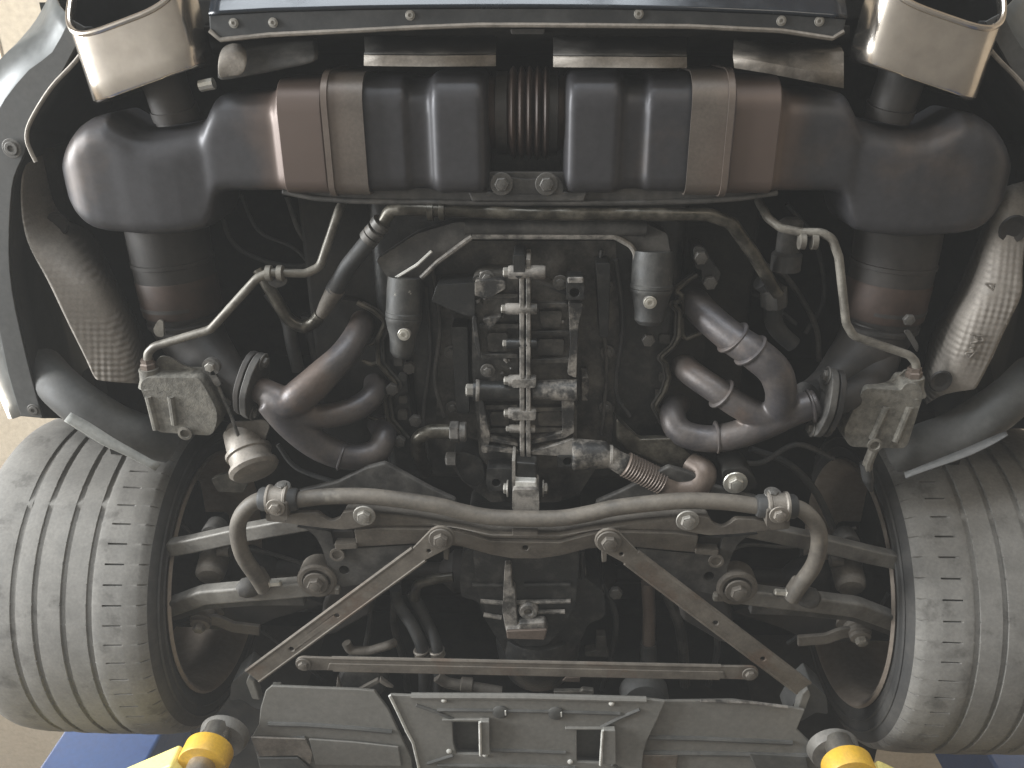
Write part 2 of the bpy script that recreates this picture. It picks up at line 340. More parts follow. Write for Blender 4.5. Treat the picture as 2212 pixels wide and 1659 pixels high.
# rear valance with its screwed flange
edge = PL(I, [(453, 66), (476, 86), (583, 75), (768, 66), (900, 59), (1034, 54), (1139, 54), (1300, 55), (1490, 57), (1687, 66), (1798, 83), (1823, 68)], -.01)
seam = PL(I, [(452, 30), (476, 28), (583, 22), (768, 17), (900, 15), (1034, 14), (1139, 14), (1300, 15), (1490, 19), (1687, 27), (1798, 35), (1829, 37)], -.012)
fl = part('bumper_flange', plate(edge + seam[::-1], .006), PLASTIC, CAR, bevel=.002)
part('edge_bead', tube(edge, .0032, 8), SHIELD, fl)
for q in ((505, 50), (590, 49), (886, 33), (1380, 30), (1688, 45), (1770, 46)): bolt(P(*q, -.012), .004, fl, 'socket', BOLT, h=.6)
rows = [[p + Vector((0, 0, -.003)) for p in seam]]
for dy, dz in ((-.004, .001), (-.012, .008), (-.022, .02), (-.034, .04), (-.048, .075), (-.06, .13), (-.066, .2), (-.064, .32)):
    rows.append([p + Vector((p.x * -dy * .06, dy, dz)) for p in seam])
part('rear_bumper', sheet(rows), PAINT, CAR, label='glossy dark blue lower rear bumper with chips', solid=.004, solid_off=-1)
part('bumper_recess', sheet([[P(x, y, h) for x in (440, 760, 1140, 1500, 1835)] for y, h in ((60, .03), (90, .1), (110, .2), (120, .33))]), DARK, CAR, solid=.003)

# bumper corners and fender lips
r0 = [(185, 60), (150, 125), (128, 165), (65, 262), (54, 285), (56, 318), (47, 344), (30, 383), (22, 443), (19, 546), (26, 628), (43, 714), (69, 821), (92, 903)]
r1 = [(150, 40), (112, 112), (62, 150), (10, 213), (-8, 250), (-22, 300), (-34, 344), (-45, 383), (-52, 443), (-50, 546), (-30, 628), (-2, 714), (17, 805), (45, 899)]
r2 = [(125, 10), (84, 70), (18, 110), (-40, 180), (-50, 220), (-62, 270), (-74, 320), (-85, 365), (-92, 430), (-90, 540), (-66, 628), (-36, 714), (-10, 805), (28, 905)]
r3 = [(112, -20), (76, 45), (35, 94), (-25, 160), (-65, 200), (-85, 250), (-95, 300), (-100, 350), (-104, 420), (-100, 540), (-78, 628), (-50, 714), (-22, 805), (18, 905)]
rows = [PL(I, r0, .03), PL(I, r1, .03), PL(I, r2, .07), PL(I, r3, .16), [p + Vector((0, 0, .3)) for p in PL(I, r3, .16)]]
g = sheet([spline(r, 3) for r in rows])
bl, br = pair('bumper_corner', g, BUMPER, CAR, solid=.004, solid_off=-1, angle=80)
lip = pair('fender_lip', plate(spline(PL(I, r0, .026), 2) + spline(PL(I, r1, .026), 2)[::-1], .003), LINER, CAR, bevel=.001)
rows = [spline(PL(I, r0, .028), 3), spline([P(x + 40, y, .12) for x, y in r0], 3), spline([P(x + 95, y + 10, .26) for x, y in r0], 3), spline([P(x + 140, y + 20, .44) for x, y in r0], 3)]
pair('wheel_arch_liner', sheet(rows), LINERD, CAR, solid=.003)
a = P(*kG(60, 235), .022); b = P(*kG(170, 1550), .022)
for s, o in ((1, lip[0]), (-1, lip[1])):
    for q, rr in ((a, .009), (b, .007)):
        bolt(Vector((q.x * s, q.y, q.z)), rr, o, 'socket', BOLTD, h=.5)
pair('edge_bead', tube(spline(PL(I, [(210, 65), (165, 130), (110, 190), (66, 262), (58, 300), (68, 330), (78, 350)], .02), 4), .003, 8), SHIELD, lip)

# ------------------------------------------------------------------ exhaust
def rrect(wd, ht, rad, n=5):
    o = []
    for cx, cy, a0 in ((wd / 2 - rad, ht / 2 - rad, 0), (-wd / 2 + rad, ht / 2 - rad, 90), (-wd / 2 + rad, -ht / 2 + rad, 180), (wd / 2 - rad, -ht / 2 + rad, 270)):
        for k in range(n + 1): o.append((cx + rad * math.cos(R_(a0 + 90 * k / n)), cy + rad * math.sin(R_(a0 + 90 * k / n))))
    return o
# tail pipe tips: rounded oblong tubes whose upper lip reaches farther back
fa, fb = P(181, 231, -.008), P(428, 142, -.008); ra, rb = P(130, 99, -.008), P(398, 4, -.008)
fm, rm = (fa + fb) / 2, (ra + rb) / 2; ax = (rm - fm); Lt = ax.length; ax.normalize(); sd = (fb - fa); Wt = sd.length; sd.normalize()
HT = .098; sec = [(Wt / 2 * (1 if math.cos(t) >= 0 else -1) * abs(math.cos(t)) ** .5, HT / 2 * (1 if math.sin(t) >= 0 else -1) * abs(math.sin(t)) ** .72) for t in [2 * math.pi * k / 56 for k in range(56)]]
def tipring(t, k=1.0, off=0): return [fm + sd * (a * k) + Vector((0, 0, HT / 2 + b * k)) + ax * (t * Lt + off + (b + HT / 2) / HT * .1 * t) for a, b in sec]
rings = [tipring(0, .8), tipring(0, .95), tipring(.04), tipring(.3), tipring(.6), tipring(.96), tipring(1.0, 1.0, .003), tipring(1.0, .975, .004), tipring(.98, .955), tipring(.6, .95), tipring(.1, .95)]
tips = pair('tail_pipe_tip', loft(rings, caps=False), CHROME, CAR, label='wide oblong bright steel tail pipe tip', angle=50)
_rim = tipring(1.0, .985, .002); pair('rolled_lip', tube(_rim + _rim[:2], .0042, 10), CHROME, tips)
pair('soot_lining', loft([tipring(.93, .93), tipring(.6, .935), tipring(.1, .93), tipring(.09, .3), tipring(.085, .02)], caps=False), SOOT, tips)
pair('tail_pipe', join(tubepx(I, [(345, 130, .05), (358, 185, .05), (385, 262, .055)], 47, n=24), tubepx(I, [(375, 232, .052), (382, 252, .055)], 50, n=24)), CAT, CAR)
def heat_tint(m, x0, x1, col, amt=1.0):
    t = m.node_tree; N, L = t.nodes, t.links; b = N['Principled BSDF']; old = b.inputs['Base Color'].links[0].from_socket
    tc = N.new('ShaderNodeTexCoord'); sp = N.new('ShaderNodeSeparateXYZ'); L.new(tc.outputs['Object'], sp.inputs[0]); ab = N.new('ShaderNodeMath'); ab.operation = 'ABSOLUTE'; L.new(sp.outputs[0], ab.inputs[0])
    nz = N.new('ShaderNodeTexNoise'); nz.inputs['Scale'].default_value = 14; nz.inputs['Detail'].default_value = 6; L.new(tc.outputs['Object'], nz.inputs['Vector'])
    wob = N.new('ShaderNodeMath'); wob.operation = 'MULTIPLY_ADD'; L.new(nz.outputs[0], wob.inputs[0]); wob.inputs[1].default_value = .09; L.new(ab.outputs[0], wob.inputs[2])
    c = (x0 + x1) / 2 + .045; d = N.new('ShaderNodeMath'); d.operation = 'SUBTRACT'; L.new(wob.outputs[0], d.inputs[0]); d.inputs[1].default_value = c
    d2 = N.new('ShaderNodeMath'); d2.operation = 'ABSOLUTE'; L.new(d.outputs[0], d2.inputs[0])
    mr = N.new('ShaderNodeMapRange'); mr.interpolation_type = 'SMOOTHSTEP'; L.new(d2.outputs[0], mr.inputs[0]); mr.inputs[1].default_value = (x1 - x0) / 2 + .02; mr.inputs[2].default_value = (x1 - x0) / 2 - .035; mr.inputs[4].default_value = amt
    mx = N.new('ShaderNodeMix'); mx.data_type = 'RGBA'; L.new(mr.outputs[0], mx.inputs[0]); L.new(old, mx.inputs[6]); mx.inputs[7].default_value = (*col, 1); L.new(mx.outputs[2], b.inputs['Base Color'])
heat_tint(MUFF, .255, .39, (.125, .09, .073), .8)
heat_tint(STRAP, .255, .39, (.14, .103, .083), .5)
# mufflers: lofted across the car from stations (pixel column, rear row, front row, underside height)
st = [(1058, 195, 380, .03), (1054, 172, 404, .012), (1046, 162, 413, .0), (1036, 158, 416, -.004), (945, 158, 417, -.004), (937, 160, 415, -.002), (928, 174, 409, .008), (884, 176, 408, .008),
      (876, 166, 412, .0), (800, 168, 413, .0), (700, 172, 412, .002), (612, 178, 412, .0), (604, 182, 412, .0), (592, 200, 411, .009), (560, 203, 411, .009), (480, 207, 411, .009), (466, 214, 412, .009),
      (455, 236, 414, .009), (447, 256, 430, .01), (440, 264, 470, .012), (425, 270, 492, .011), (380, 282, 502, .008), (330, 290, 506, .006), (300, 286, 507, .006), (270, 268, 506, .006), (240, 248, 503, .007),
      (200, 258, 500, .007), (172, 276, 493, .009), (156, 296, 480, .014), (146, 316, 462, .022), (140, 335, 440, .034), (137, 352, 410, .055)]
def rrect4(wd, ht, rs, n=5):
    o = []
    for sx, sy, a0, rad in ((1, 1, 0, rs[0]), (-1, 1, 90, rs[1]), (-1, -1, 180, rs[2]), (1, -1, 270, rs[3])):
        for k in range(n + 1): o.append((sx * (wd / 2 - rad) + rad * math.cos(R_(a0 + 90 * k / n)), sy * (ht / 2 - rad) + rad * math.sin(R_(a0 + 90 * k / n))))
    return o
def muffler_ring(x, y0, y1, z, inset=0):
    a, b = P(x, y0, z), P(x, y1 + 5, z); cx = P(x, (y0 + y1) / 2, z).x; top = .15
    wd, ht = abs(b.y - a.y), top - z; m_ = min(1, wd / .14, ht / .1)
    return [Vector((cx, (a.y + b.y) / 2 + p, (top + z) / 2 + q)) for p, q in rrect4(wd, ht, (.03 * m_, .03 * m_, .042 * m_, .02 * m_), 6)]
g = loft([muffler_ring(*s) for s in st])
mufs = pair('exhaust_muffler', g, MUFF, CAR, label='smooth dark grey stamped exhaust muffler', remesh=.004, smooth=5)
def wrap(x0, x1, y0, y1, z, off):
    q = [muffler_ring(x, y0, y1, z) for x in np.linspace(x0, x1, 4)]
    c = [sum(r, Vector()) / len(r) for r in q]
    out = []
    for r, cc in zip(q, c): out.append([cc + Vector((0, (p.y - cc.y) * (1 + off / .16), (p.z - cc.z) * (1 + off / .075))) for p in r])
    r0_, r1_ = [[cc + (p - cc) * .97 for p in r] for r, cc in ((out[0], c[0]), (out[-1], c[-1]))]
    return loft([r0_] + out + [r1_], caps=False)
pair('heat_band', wrap(700, 604, 176, 412, .0, .005), MUFF, mufs, label='rust-brown heat-stained band', bevel=.004, angle=50)
pair('muffler_strap', wrap(790, 712, 165, 412, .0, .0095), STRAP, mufs, label='flat tan steel clamping strap', angle=50)
pair('strap_bead', wrap(716, 703, 164, 412, .0, .013), STRAP, mufs, angle=50)
# bellows between the mufflers
c = P(1139, 245, .07); g = []
prof = [(.046, -.085), (.046, -.03)]
for k in range(5):
    t0 = -.026 + k * .0118
    for a in range(7): prof.append((.050 + .0085 * math.sin(math.pi * a / 6), t0 + .0118 * a / 6))
prof += [(.046, .037), (.046, .085)]
part('exhaust_bellows', lathe(c, (1, 0, 0), [(r * 1.12, t) for r, t in prof], 40), CATB, CAR, label='ribbed brown bellows joining the mufflers', angle=60)
for s in (-1, 1):
    part('bellows_collar', lathe(c + Vector((s * .036, 0, 0)), (1, 0, 0), [(.05, -.009), (.058, -.008), (.058, .008), (.05, .009)], 40), CAT, CAR)
# rear muffler carrier and its bolts
yb = [(610, 414), (680, 428), (760, 434), (900, 437), (1139, 439), (1380, 438), (1520, 434), (1600, 428), (1680, 416)]
mc = part('muffler_carrier', join(plate(PL(I, yb + [(1640, 400), (1300, 395), (1220, 372), (1060, 372), (980, 395), (650, 400)], .02), .012), tube(PL(I, yb, .018), .0045, 8)), DUSTY2, CAR, bevel=.002)
part('carrier_bracket', plate(round2(PL(I, [(1062, 405), (1075, 378), (1110, 385), (1140, 388), (1170, 385), (1205, 378), (1218, 405), (1215, 420), (1065, 420)], .012), .01), .006), DUSTY2, mc, bevel=.002)
for q in ((1084, 397), (1181, 397)): bolt(P(*q, .01), .0105, mc, 'flange', BOLTD)
part('beam', plate(PL(I, [(1010, 414), (1270, 414), (1262, 436), (1020, 436)], .012), .01), DUSTY2, mc, bevel=.003)
# hanging heat shield tabs behind the valance
def tab(name, low, depth_px, parent=CAR, mat=DUSTY2):
    a = PL(I, low, .0); b = [P(x, y - 24, .006) for x, y in low]; c2 = [P(x, y - 26 - depth_px, .09) for x, y in low]
    o = part(name, sheet([[p + Vector((0, -.0005, .002)) for p in b], [p + Vector((0, -.003, .008)) for p in b], c2]), DUSTY2, parent, solid=.0015, angle=25)
    part('tab_flange', sheet([[p + Vector((0, 0, .006)) for p in a], a, [p + Vector((0, .002, 0)) for p in b], b]), mat, o, solid=.0015, angle=60); return o
for q, d in (([(786, 142), (830, 143), (930, 144), (1071, 143)], 45), ([(1195, 145), (1300, 146), (1400, 147), (1484, 147)], 45)): tab('heat_shield_tab', q, d, mat=SHIELD)
tl = part('heat_shield_tab', sheet([PL(I, [(466, 178), (530, 166), (610, 150), (690, 134)], .012), PL(I, [(468, 160), (530, 148), (610, 137), (692, 121)], .008), PL(I, [(470, 120), (530, 100), (600, 95), (690, 90)], .03), PL(I, [(486, 92), (525, 84), (600, 80), (690, 78)], .1)]), DUSTY2, CAR, label='bent dark heat shield tab with shiny curled corner', solid=.0015, subsurf=1)
part('curled_corner', sheet([PL(I, [(470, 172), (488, 168), (512, 166), (528, 160)], .004), PL(I, [(470, 130), (490, 118), (520, 116), (536, 130)], -.004), PL(I, [(478, 105), (495, 94), (515, 92), (532, 104)], .02)]), SHIELD, tl, solid=.0015, subsurf=2)
tr = part('heat_shield_tab', sheet([PL(I, [(1586, 146), (1660, 158), (1740, 174), (1822, 190)], .008), PL(I, [(1583, 124), (1660, 137), (1740, 152), (1822, 160)], .004), PL(I, [(1583, 118), (1660, 125), (1740, 120), (1822, 115)], .03), PL(I, [(1585, 88), (1660, 92), (1740, 96), (1815, 100)], .09)]), SHIELD, CAR, label='wide scratched heat shield tab beside tail pipe', solid=.0015)
part('bracket', plate(PL(I, [(1102, 62), (1178, 62), (1176, 74), (1104, 74)], .02), .06), DUSTY2, CAR, bevel=.002)
part('pipe_clip', tube(PL(I, [(432, 186), (462, 180)], .02), .008, 10), ZINC, CAR)

# catalysts: fat tapering cans from the mufflers to the header flanges
catg = join(tube(spline(PL(I, [(358, 470, .1), (370, 545, .1), (386, 625, .1), (403, 695, .1), (430, 745, .085), (470, 790, .06), (520, 835, .03), (545, 848, .01)])), [.065, .064, .063, .06, .053, .043, .03, .026], 28))
cats = pair('catalyst', catg, CAT, CAR, label='dark catalyst can with brown heat tint')
for rr, q in ((.0655, (373, 560)), (.0645, (391, 650)), (.062, (402, 690))):
    a = P(*q, .1); d = (P(395, 690, .09) - P(362, 540, .09)).normalized()
    pair('weld_ring', lathe(a, d, [(rr - .006, -.006), (rr, -.003), (rr, .003), (rr - .006, .006)], 32), CAT, cats)
pair('heat_band', lathe(P(388, 632, .1), (P(403, 695, .1) - P(370, 545, .1)), [(.0635, -.03), (.0645, -.028), (.064, .028), (.063, .03)], 32, caps=False), CATB, cats)
# ------------------------------------------------------------------ exhaust headers
hl = join(tubepx(kA, [(1120, 180, .1), (1060, 330, .05), (950, 500, .015), (800, 650, -.005), (640, 800, -.02), (500, 900, -.025), (380, 860, -.02), (250, 790, -.005)], [29, 29, 30, 32, 36, 38, 32, 29], sp=True, n=20),
          tubepx(kA, [(1200, 700, .1), (1185, 830, .04), (1060, 940, .015), (880, 1000, 0), (680, 1010, -.012), (500, 960, -.02), (380, 880, -.02)], 27, sp=True, n=20),
          tubepx(kA, [(1210, 1040, .1), (1270, 1170, .04), (1200, 1310, .015), (1000, 1345, .0), (800, 1290, -.008), (600, 1150, -.015), (440, 1000, -.02), (330, 880, -.02)], [28, 28, 28, 29, 31, 34, 34, 31], sp=True, n=20))
HL = part('exhaust_header', hl, HEAD, CAR, label='three-branch welded exhaust header with broad merged collector', remesh=.003, smooth=6)
hr = join(tubepx(k21, [(120, 240, .1), (210, 360, .055), (380, 510, .015), (540, 620, -.01), (660, 730, -.02), (700, 850, -.02), (700, 960, -.015), (800, 985, -.01)], [34, 35, 35, 36, 37, 36, 33, 30], sp=True, n=20),
          tubepx(k21, [(60, 660, .1), (140, 740, .05), (300, 850, .015), (450, 950, .0), (600, 1010, -.008), (760, 985, -.01)], 29, sp=True, n=20),
          tubepx(k21, [(80, 900, .1), (25, 1000, .05), (80, 1110, .025), (250, 1150, .012), (420, 1125, .0), (600, 1060, -.006), (760, 985, -.01), (930, 925, -.01)], [29, 29, 30, 30, 31, 32, 32, 30], sp=True, n=20))
HR = part('exhaust_header', hr, HEAD, CAR, label='three-branch welded exhaust header with one long arched branch', remesh=.003, smooth=6)
for hd, k, qs in ((HL, kA, ((690, 650, .0, 1, .75), (925, 1340, -.005, .3, -1),)), (HR, k21, ((400, 520, .01, .72, -.68), (300, 1140, .01, 1, .1), (330, 870, .012, .75, -.6), (510, 600, -.008, .7, -.7), (885, 945, -.01, 1, .3)))):
    for x, y, z, dx, dy in qs:                              # weld beads round the branches
        q = P(*k(x, y), z); d = Vector((dx if k is k21 else (dx if y > 1000 else .72), -dy if k is k21 else (.1 if y > 1000 else -.68 * -1), 0))
        rr = {kA: .0262 if y < 1000 else .0245, k21: .030 if y < 700 else .027}[k]
        part('weld_bead', lathe(q, d, [(rr - .003, -.003), (rr, -.0012), (rr, .0012), (rr - .003, .003)], 24), HEAD, hd)
def flange(c, d, parent, up=(0, 0, 1), s=1.0):
    d = Vector(d).normalized(); e = d.cross(Vector(up)).normalized(); u = e.cross(d)
    o2 = []
    for k in range(28):
        t = 2 * math.pi * k / 28; rr = .038 + .02 * abs(math.cos(t)) ** 4
        o2.append((e * math.cos(t) + u * math.sin(t)) * rr * s)
    o = part('header_flange', loft([[c + p - d * .006 for p in o2], [c + p + d * .006 for p in o2]]), DUSTY2, parent, bevel=.002)
    part('gasket_flange', loft([[c + p * .97 + d * .008 for p in o2], [c + p * .97 + d * .018 for p in o2]]), CAT, parent, bevel=.002)
    for t in (-1, 1): bolt(c + e * t * .046 * s - d * .006, .009, o, 'flange', BOLTD, axis=-d)
    return o
flange(P(*k21(965, 925), -.01), (1, .12, .02), HR); flange(P(*kA(215, 765), -.005), (-1, -.3, .2), HL)
part('catalyst_elbow', tubepx(k21, [(960, 925, -.008), (1080, 900, -.005), (1220, 830, .02), (1290, 700, .06), (1330, 520, .09)], [30, 33, 38, 44, 50], sp=True, n=24), CAT, CAR)

# canisters with their bent pipes
def canister(out, ribs, boss, neck, k, z, label):
    o = part('vacuum_canister', plate(round2(PL(k, out, z), .012, 4), .045), BOX, CAR, label=label, bevel=.009, seg=4)
    for r in ribs: part('rib', tube(PL(k, r, z + .001), .0062, 10), BOX, o)
    c = P(*k(*boss), z - .004); part('boss_ring', lathe(c, (0, 0, 1), [(.011, 0), (.0115, -.004), (.0075, -.0045), (.006, .0), (.0055, .008)], 22), PIPE, o)
    part('boss_hole', lathe(c + Vector((0, 0, .004)), (0, 0, 1), [(.0062, 0), (.0062, .006)], 14), SOOT, o)
    a, b = PL(k, neck, z + .02); d = b - a; d.normalize()
    part('neck', lathe(a, d, [(.021, -.012), (.0165, .0), (.0155, .012), (.0155, .018)], 20), BOX, o)
    part('hex_collar', lathe(a + d * .018, d, [(.0125, 0), (.0125, .008), (.0105, .01), (.0105, .016)], 6), TAN, o, angle=20)
    return o
VL = canister([(868, 815), (905, 768), (985, 770), (1240, 770), (1345, 960), (1352, 1035), (1322, 1132), (972, 1108)], [[(925, 885), (975, 1090)], [(1065, 885), (1090, 1060)]], (1155, 1112), [(938, 775), (932, 745)], k01, -.02, 'cast grey canister with long zigzag pipe, beside diaphragm actuator')
VR = canister([(1218, 832), (1450, 850), (1475, 805), (1562, 805), (1586, 880), (1482, 1212), (1120, 1200), (1088, 1100)], [[(1355, 950), (1265, 1150)], [(1500, 950), (1410, 1165)]], (1280, 1185), [(1518, 830), (1522, 795)], k21, -.02, 'cast grey canister with steep bent pipe, beside lettered heat shield')
part('mount_ear', plate(round2(PL(k01, [(960, 690), (990, 635), (1050, 640), (1130, 690), (1235, 725), (1250, 780), (1010, 780)], .01), .008), .004), BOX, VL, bevel=.0015)
part('mount_ear', plate(round2(PL(k21, [(1480, 720), (1505, 722), (1500, 760), (1470, 810), (1365, 815)], .01), .006), .004), BOX, VR, bevel=.0015)
part('drain_stud', tubepx(k21, [(1275, 1215, -.01), (1240, 1300, -.005), (1235, 1360, 0)], 11, n=10), PIPE, VR)
part('rubber_tail', tubepx(k21, [(1230, 1300, .0), (1240, 1400, .0), (1260, 1470, .01)], [14, 12, 5], n=12), HOSE, VR)
p1 = part('canister_pipe', tubepx(k01, [(933, 735, 0), (915, 620, 0), (960, 575, 0), (1310, 470, 0), (1600, 150, .01), (1680, 115, .015), (1900, 122, .03), (1990, 80, .035), (2110, -280, .05), (2180, -400, .1)], 9.5, bend=.022), PIPE, VL)
p2 = part('canister_pipe', tubepx(k21, [(1525, 800, 0), (1545, 680, 0), (1500, 630, 0), (1150, 510, 0), (1105, 430, .0), (1060, 20, .01), (1020, -95, .012), (950, -135, .015), (830, -135, .02), (700, -160, .025), (620, -220, .04), (560, -330, .1)], 9.5, bend=.022), PIPE, VR)
for k, qs, z, pp in ((k01, ((1675, 120), (1745, 120)), .016, p1), (k20, ((830, 1500), (905, 1500)), .017, p2)):
    for q in qs:
        part('pipe_ferrule', lathe(P(*k(*q), z), (1, 0, 0), [(.0085, -.005), (.0125, -.004), (.0125, .004), (.0085, .005)], 16), PIPE, pp)
part('pipe_bracket', plate(round2(PL(k01, [(1660, 150), (1790, 150), (1780, 190), (1720, 215), (1670, 190)], .022), .01), .004), DUSTY2, p1)

# diaphragm actuator
ac = P(*k01(1555, 1260), -.01); ad = (P(*k01(1580, 1370), -.02) - P(*k01(1515, 1180), .02)).normalized()
AC = part('diaphragm_actuator', lathe(ac, ad, [(.03, -.05), (.032, -.03), (.033, -.012), (.038, -.01), (.038, -.004), (.0345, -.002), (.0345, .016), (.04, .018), (.041, .024), (.036, .03), (.02, .034)], 30), SHIELD, CAR, label='bright stepped round diaphragm actuator')
part('actuator_bracket', plate(round2(PL(k01, [(1395, 1130), (1420, 1050), (1650, 1030), (1680, 1070), (1640, 1180), (1590, 1235), (1480, 1250), (1420, 1200)], .0), .01), .004), DUSTY, AC, bevel=.001)
part('actuator_rod', tubepx(k01, [(1320, 740, .0), (1360, 830, -.005), (1440, 1010, -.01), (1500, 1185, -.012)], 4.0, n=8), BOLTD, AC)
part('rod_lever', join(plate(round2(PL(k01, [(1285, 730), (1325, 720), (1380, 815), (1340, 825)], -.012), .005), .004), lathe(P(*k01(1310, 705), -.012), (0, 0, 1), [(.014, 0), (.014, .01)], 14)), BOLTD, AC)
bolt(P(*k01(1310, 700), -.014), .008, AC, 'hex', BOLT)

# engine side flange plate and lugs seen beside the header
for k, qs in ((k01, ((1560, 730), (1535, 960), (1420, 910))), (k21, ((1490, 405),))):
    for q in qs: bolt(P(*k(*q), .02), .009, CAR, 'hex', BOLTD)
part('catalyst_hanger', plate(round2(PL(k01, [(950, 470), (985, 410), (1015, 415), (1020, 520), (970, 515)], .03), .01), .004), PIPE, CAR, bevel=.001)
part('catalyst_hanger', plate(round2(PL(k21, [(1465, 480), (1500, 470), (1560, 570), (1550, 620)], .04), .006), .004), DUSTY2, CAR, bevel=.001)

# ------------------------------------------------------------------ heat shields
def emboss(m, pitch=.0135):
    """rows of round dimples pressed into the sheet, flattened here and there"""
    t = m.node_tree; N, L = t.nodes, t.links; b = N['Principled BSDF']; tc = N.new('ShaderNodeTexCoord'); mp = N.new('ShaderNodeMapping'); mp.inputs['Rotation'].default_value = (0, 0, R_(38))
    L.new(tc.outputs['Object'], mp.inputs[0]); sp = N.new('ShaderNodeSeparateXYZ'); L.new(mp.outputs[0], sp.inputs[0]); sn = []
    for i in (0, 1):
        k = N.new('ShaderNodeMath'); k.operation = 'MULTIPLY'; L.new(sp.outputs[i], k.inputs[0]); k.inputs[1].default_value = 2 * math.pi / pitch
        q = N.new('ShaderNodeMath'); q.operation = 'SINE'; L.new(k.outputs[0], q.inputs[0]); sn.append(q)
    pr_ = N.new('ShaderNodeMath'); pr_.operation = 'MULTIPLY'; L.new(sn[0].outputs[0], pr_.inputs[0]); L.new(sn[1].outputs[0], pr_.inputs[1])
    nz = N.new('ShaderNodeTexNoise'); nz.inputs['Scale'].default_value = 9; nz.inputs['Detail'].default_value = 2; L.new(tc.outputs['Object'], nz.inputs['Vector'])
    mr = N.new('ShaderNodeMapRange'); L.new(nz.outputs[0], mr.inputs[0]); mr.inputs[1].default_value = .4; mr.inputs[2].default_value = .58; mr.inputs[3].default_value = .12
    ml = N.new('ShaderNodeMath'); ml.operation = 'MULTIPLY'; L.new(pr_.outputs[0], ml.inputs[0]); L.new(mr.outputs[0], ml.inputs[1])
    bp = N.new('ShaderNodeBump'); bp.inputs['Strength'].default_value = .8; bp.inputs['Distance'].default_value = .0011
    old = b.inputs['Normal'].links[0].from_socket; L.new(old, bp.inputs['Normal']); L.new(ml.outputs[0], bp.inputs['Height']); L.new(bp.outputs[0], b.inputs['Normal'])
emboss(SHIELD2 := grime('dimpled_aluminium', (.19, .17, .148), (.25, .225, .195), .52, .35, 30, .5, soft=.35, bump=.06, mk=.9))
lo = [(150, 260, .08), (118, 340, .05), (105, 400, .035), (103, 500, .03), (115, 620, .02), (150, 740, .012), (235, 900, .005), (330, 1100, 0), (420, 1280, 0), (470, 1385, .0), (500, 1402, .002)]
mi = [(220, 270, .12), (200, 345, .09), (190, 430, .08), (185, 560, .07), (215, 690, .05), (290, 800, .03), (370, 950, .016), (440, 1120, .01), (500, 1270, .008), (545, 1380, .006), (560, 1410, .006)]
hi = [(265, 280, .18), (260, 345, .15), (275, 430, .14), (330, 560, .12), (420, 660, .09), (455, 770, .06), (520, 900, .03), (585, 1030, .024), (640, 1160, .018), (685, 1290, .014), (700, 1420, .014)]
hi2 = [(300, 290, .26), (300, 345, .25), (330, 430, .25), (400, 560, .24), (480, 660, .22), (530, 770, .2), (590, 900, .18), (660, 1030, .17), (720, 1160, .16), (740, 1290, .15), (745, 1420, .1)]
sl = part('heat_shield', sheet([spline(PL(kG, r), 4) for r in (lo, mi, hi, hi2)]), SHIELD2, CAR, label='long dimpled aluminium heat shield with dark round dimple', solid=.0012, subsurf=1)
part('shield_dimple', lathe(P(*kG(295, 612), .082), (.1, 0, 1), [(.019, -.002), (.017, -.006), (.012, -.004), (.002, .002)], 20), CAT, sl)
lo = [(960, 380, .1), (940, 560, .07), (910, 700, .05), (893, 830, .03), (890, 960, .012), (850, 1060, .004), (790, 1180, 0), (740, 1290, 0), (665, 1430, .0), (640, 1448, .002)]
mi = [(880, 400, .1), (830, 570, .065), (810, 690, .045), (780, 830, .026), (740, 960, .012), (700, 1060, .004), (650, 1180, 0), (610, 1290, 0), (560, 1390, .004), (550, 1460, .008)]
hi = [(800, 420, .1), (730, 580, .06), (690, 690, .045), (660, 830, .03), (620, 960, .014), (565, 1060, .008), (520, 1180, .005), (480, 1270, .006), (450, 1380, .012), (455, 1480, .02)]
hi2 = [(760, 450, .22), (680, 640, .2), (650, 720, .2), (600, 830, .19), (540, 960, .18), (480, 1060, .17), (420, 1180, .16), (390, 1290, .15), (380, 1400, .1), (390, 1540, .06)]
sr = part('heat_shield', sheet([spline(PL(kH, r), 4) for r in (lo, mi, hi, hi2)]), SHIELD2, CAR, label='long dimpled aluminium heat shield stamped with R and arrow', solid=.0012, subsurf=1)
part('shield_dimple', lathe(P(*kH(835, 640), .052), (0, 0, 1), [(.022, -.003), (.02, -.006), (.014, -.004), (.002, .002)], 20), CAT, sr)
part('shield_dimple', lathe(P(*kH(470, 1400), .008), (0, 0, 1), [(.018, -.003), (.016, -.006), (.011, -.004), (.002, .002)], 20), CAT, sr)
def stroke(k, pts, z, r=.0016): return tube(PL(k, pts, z), r, 6)
mk = join(stroke(kH, [(622, 1168), (680, 1180), (688, 1200), (665, 1205), (650, 1190), (645, 1172)], -.002), stroke(kH, [(660, 1205), (625, 1215)], -.002), stroke(kH, [(625, 1235), (640, 1260)], -.002),
          stroke(kH, [(600, 1265), (650, 1255), (615, 1290), (600, 1265)], -.002), stroke(kH, [(698, 912), (750, 918), (738, 950), (698, 912)], .006), stroke(kH, [(730, 915), (742, 940)], .006))
part('stamped_mark', mk, SHIELD2, sr)

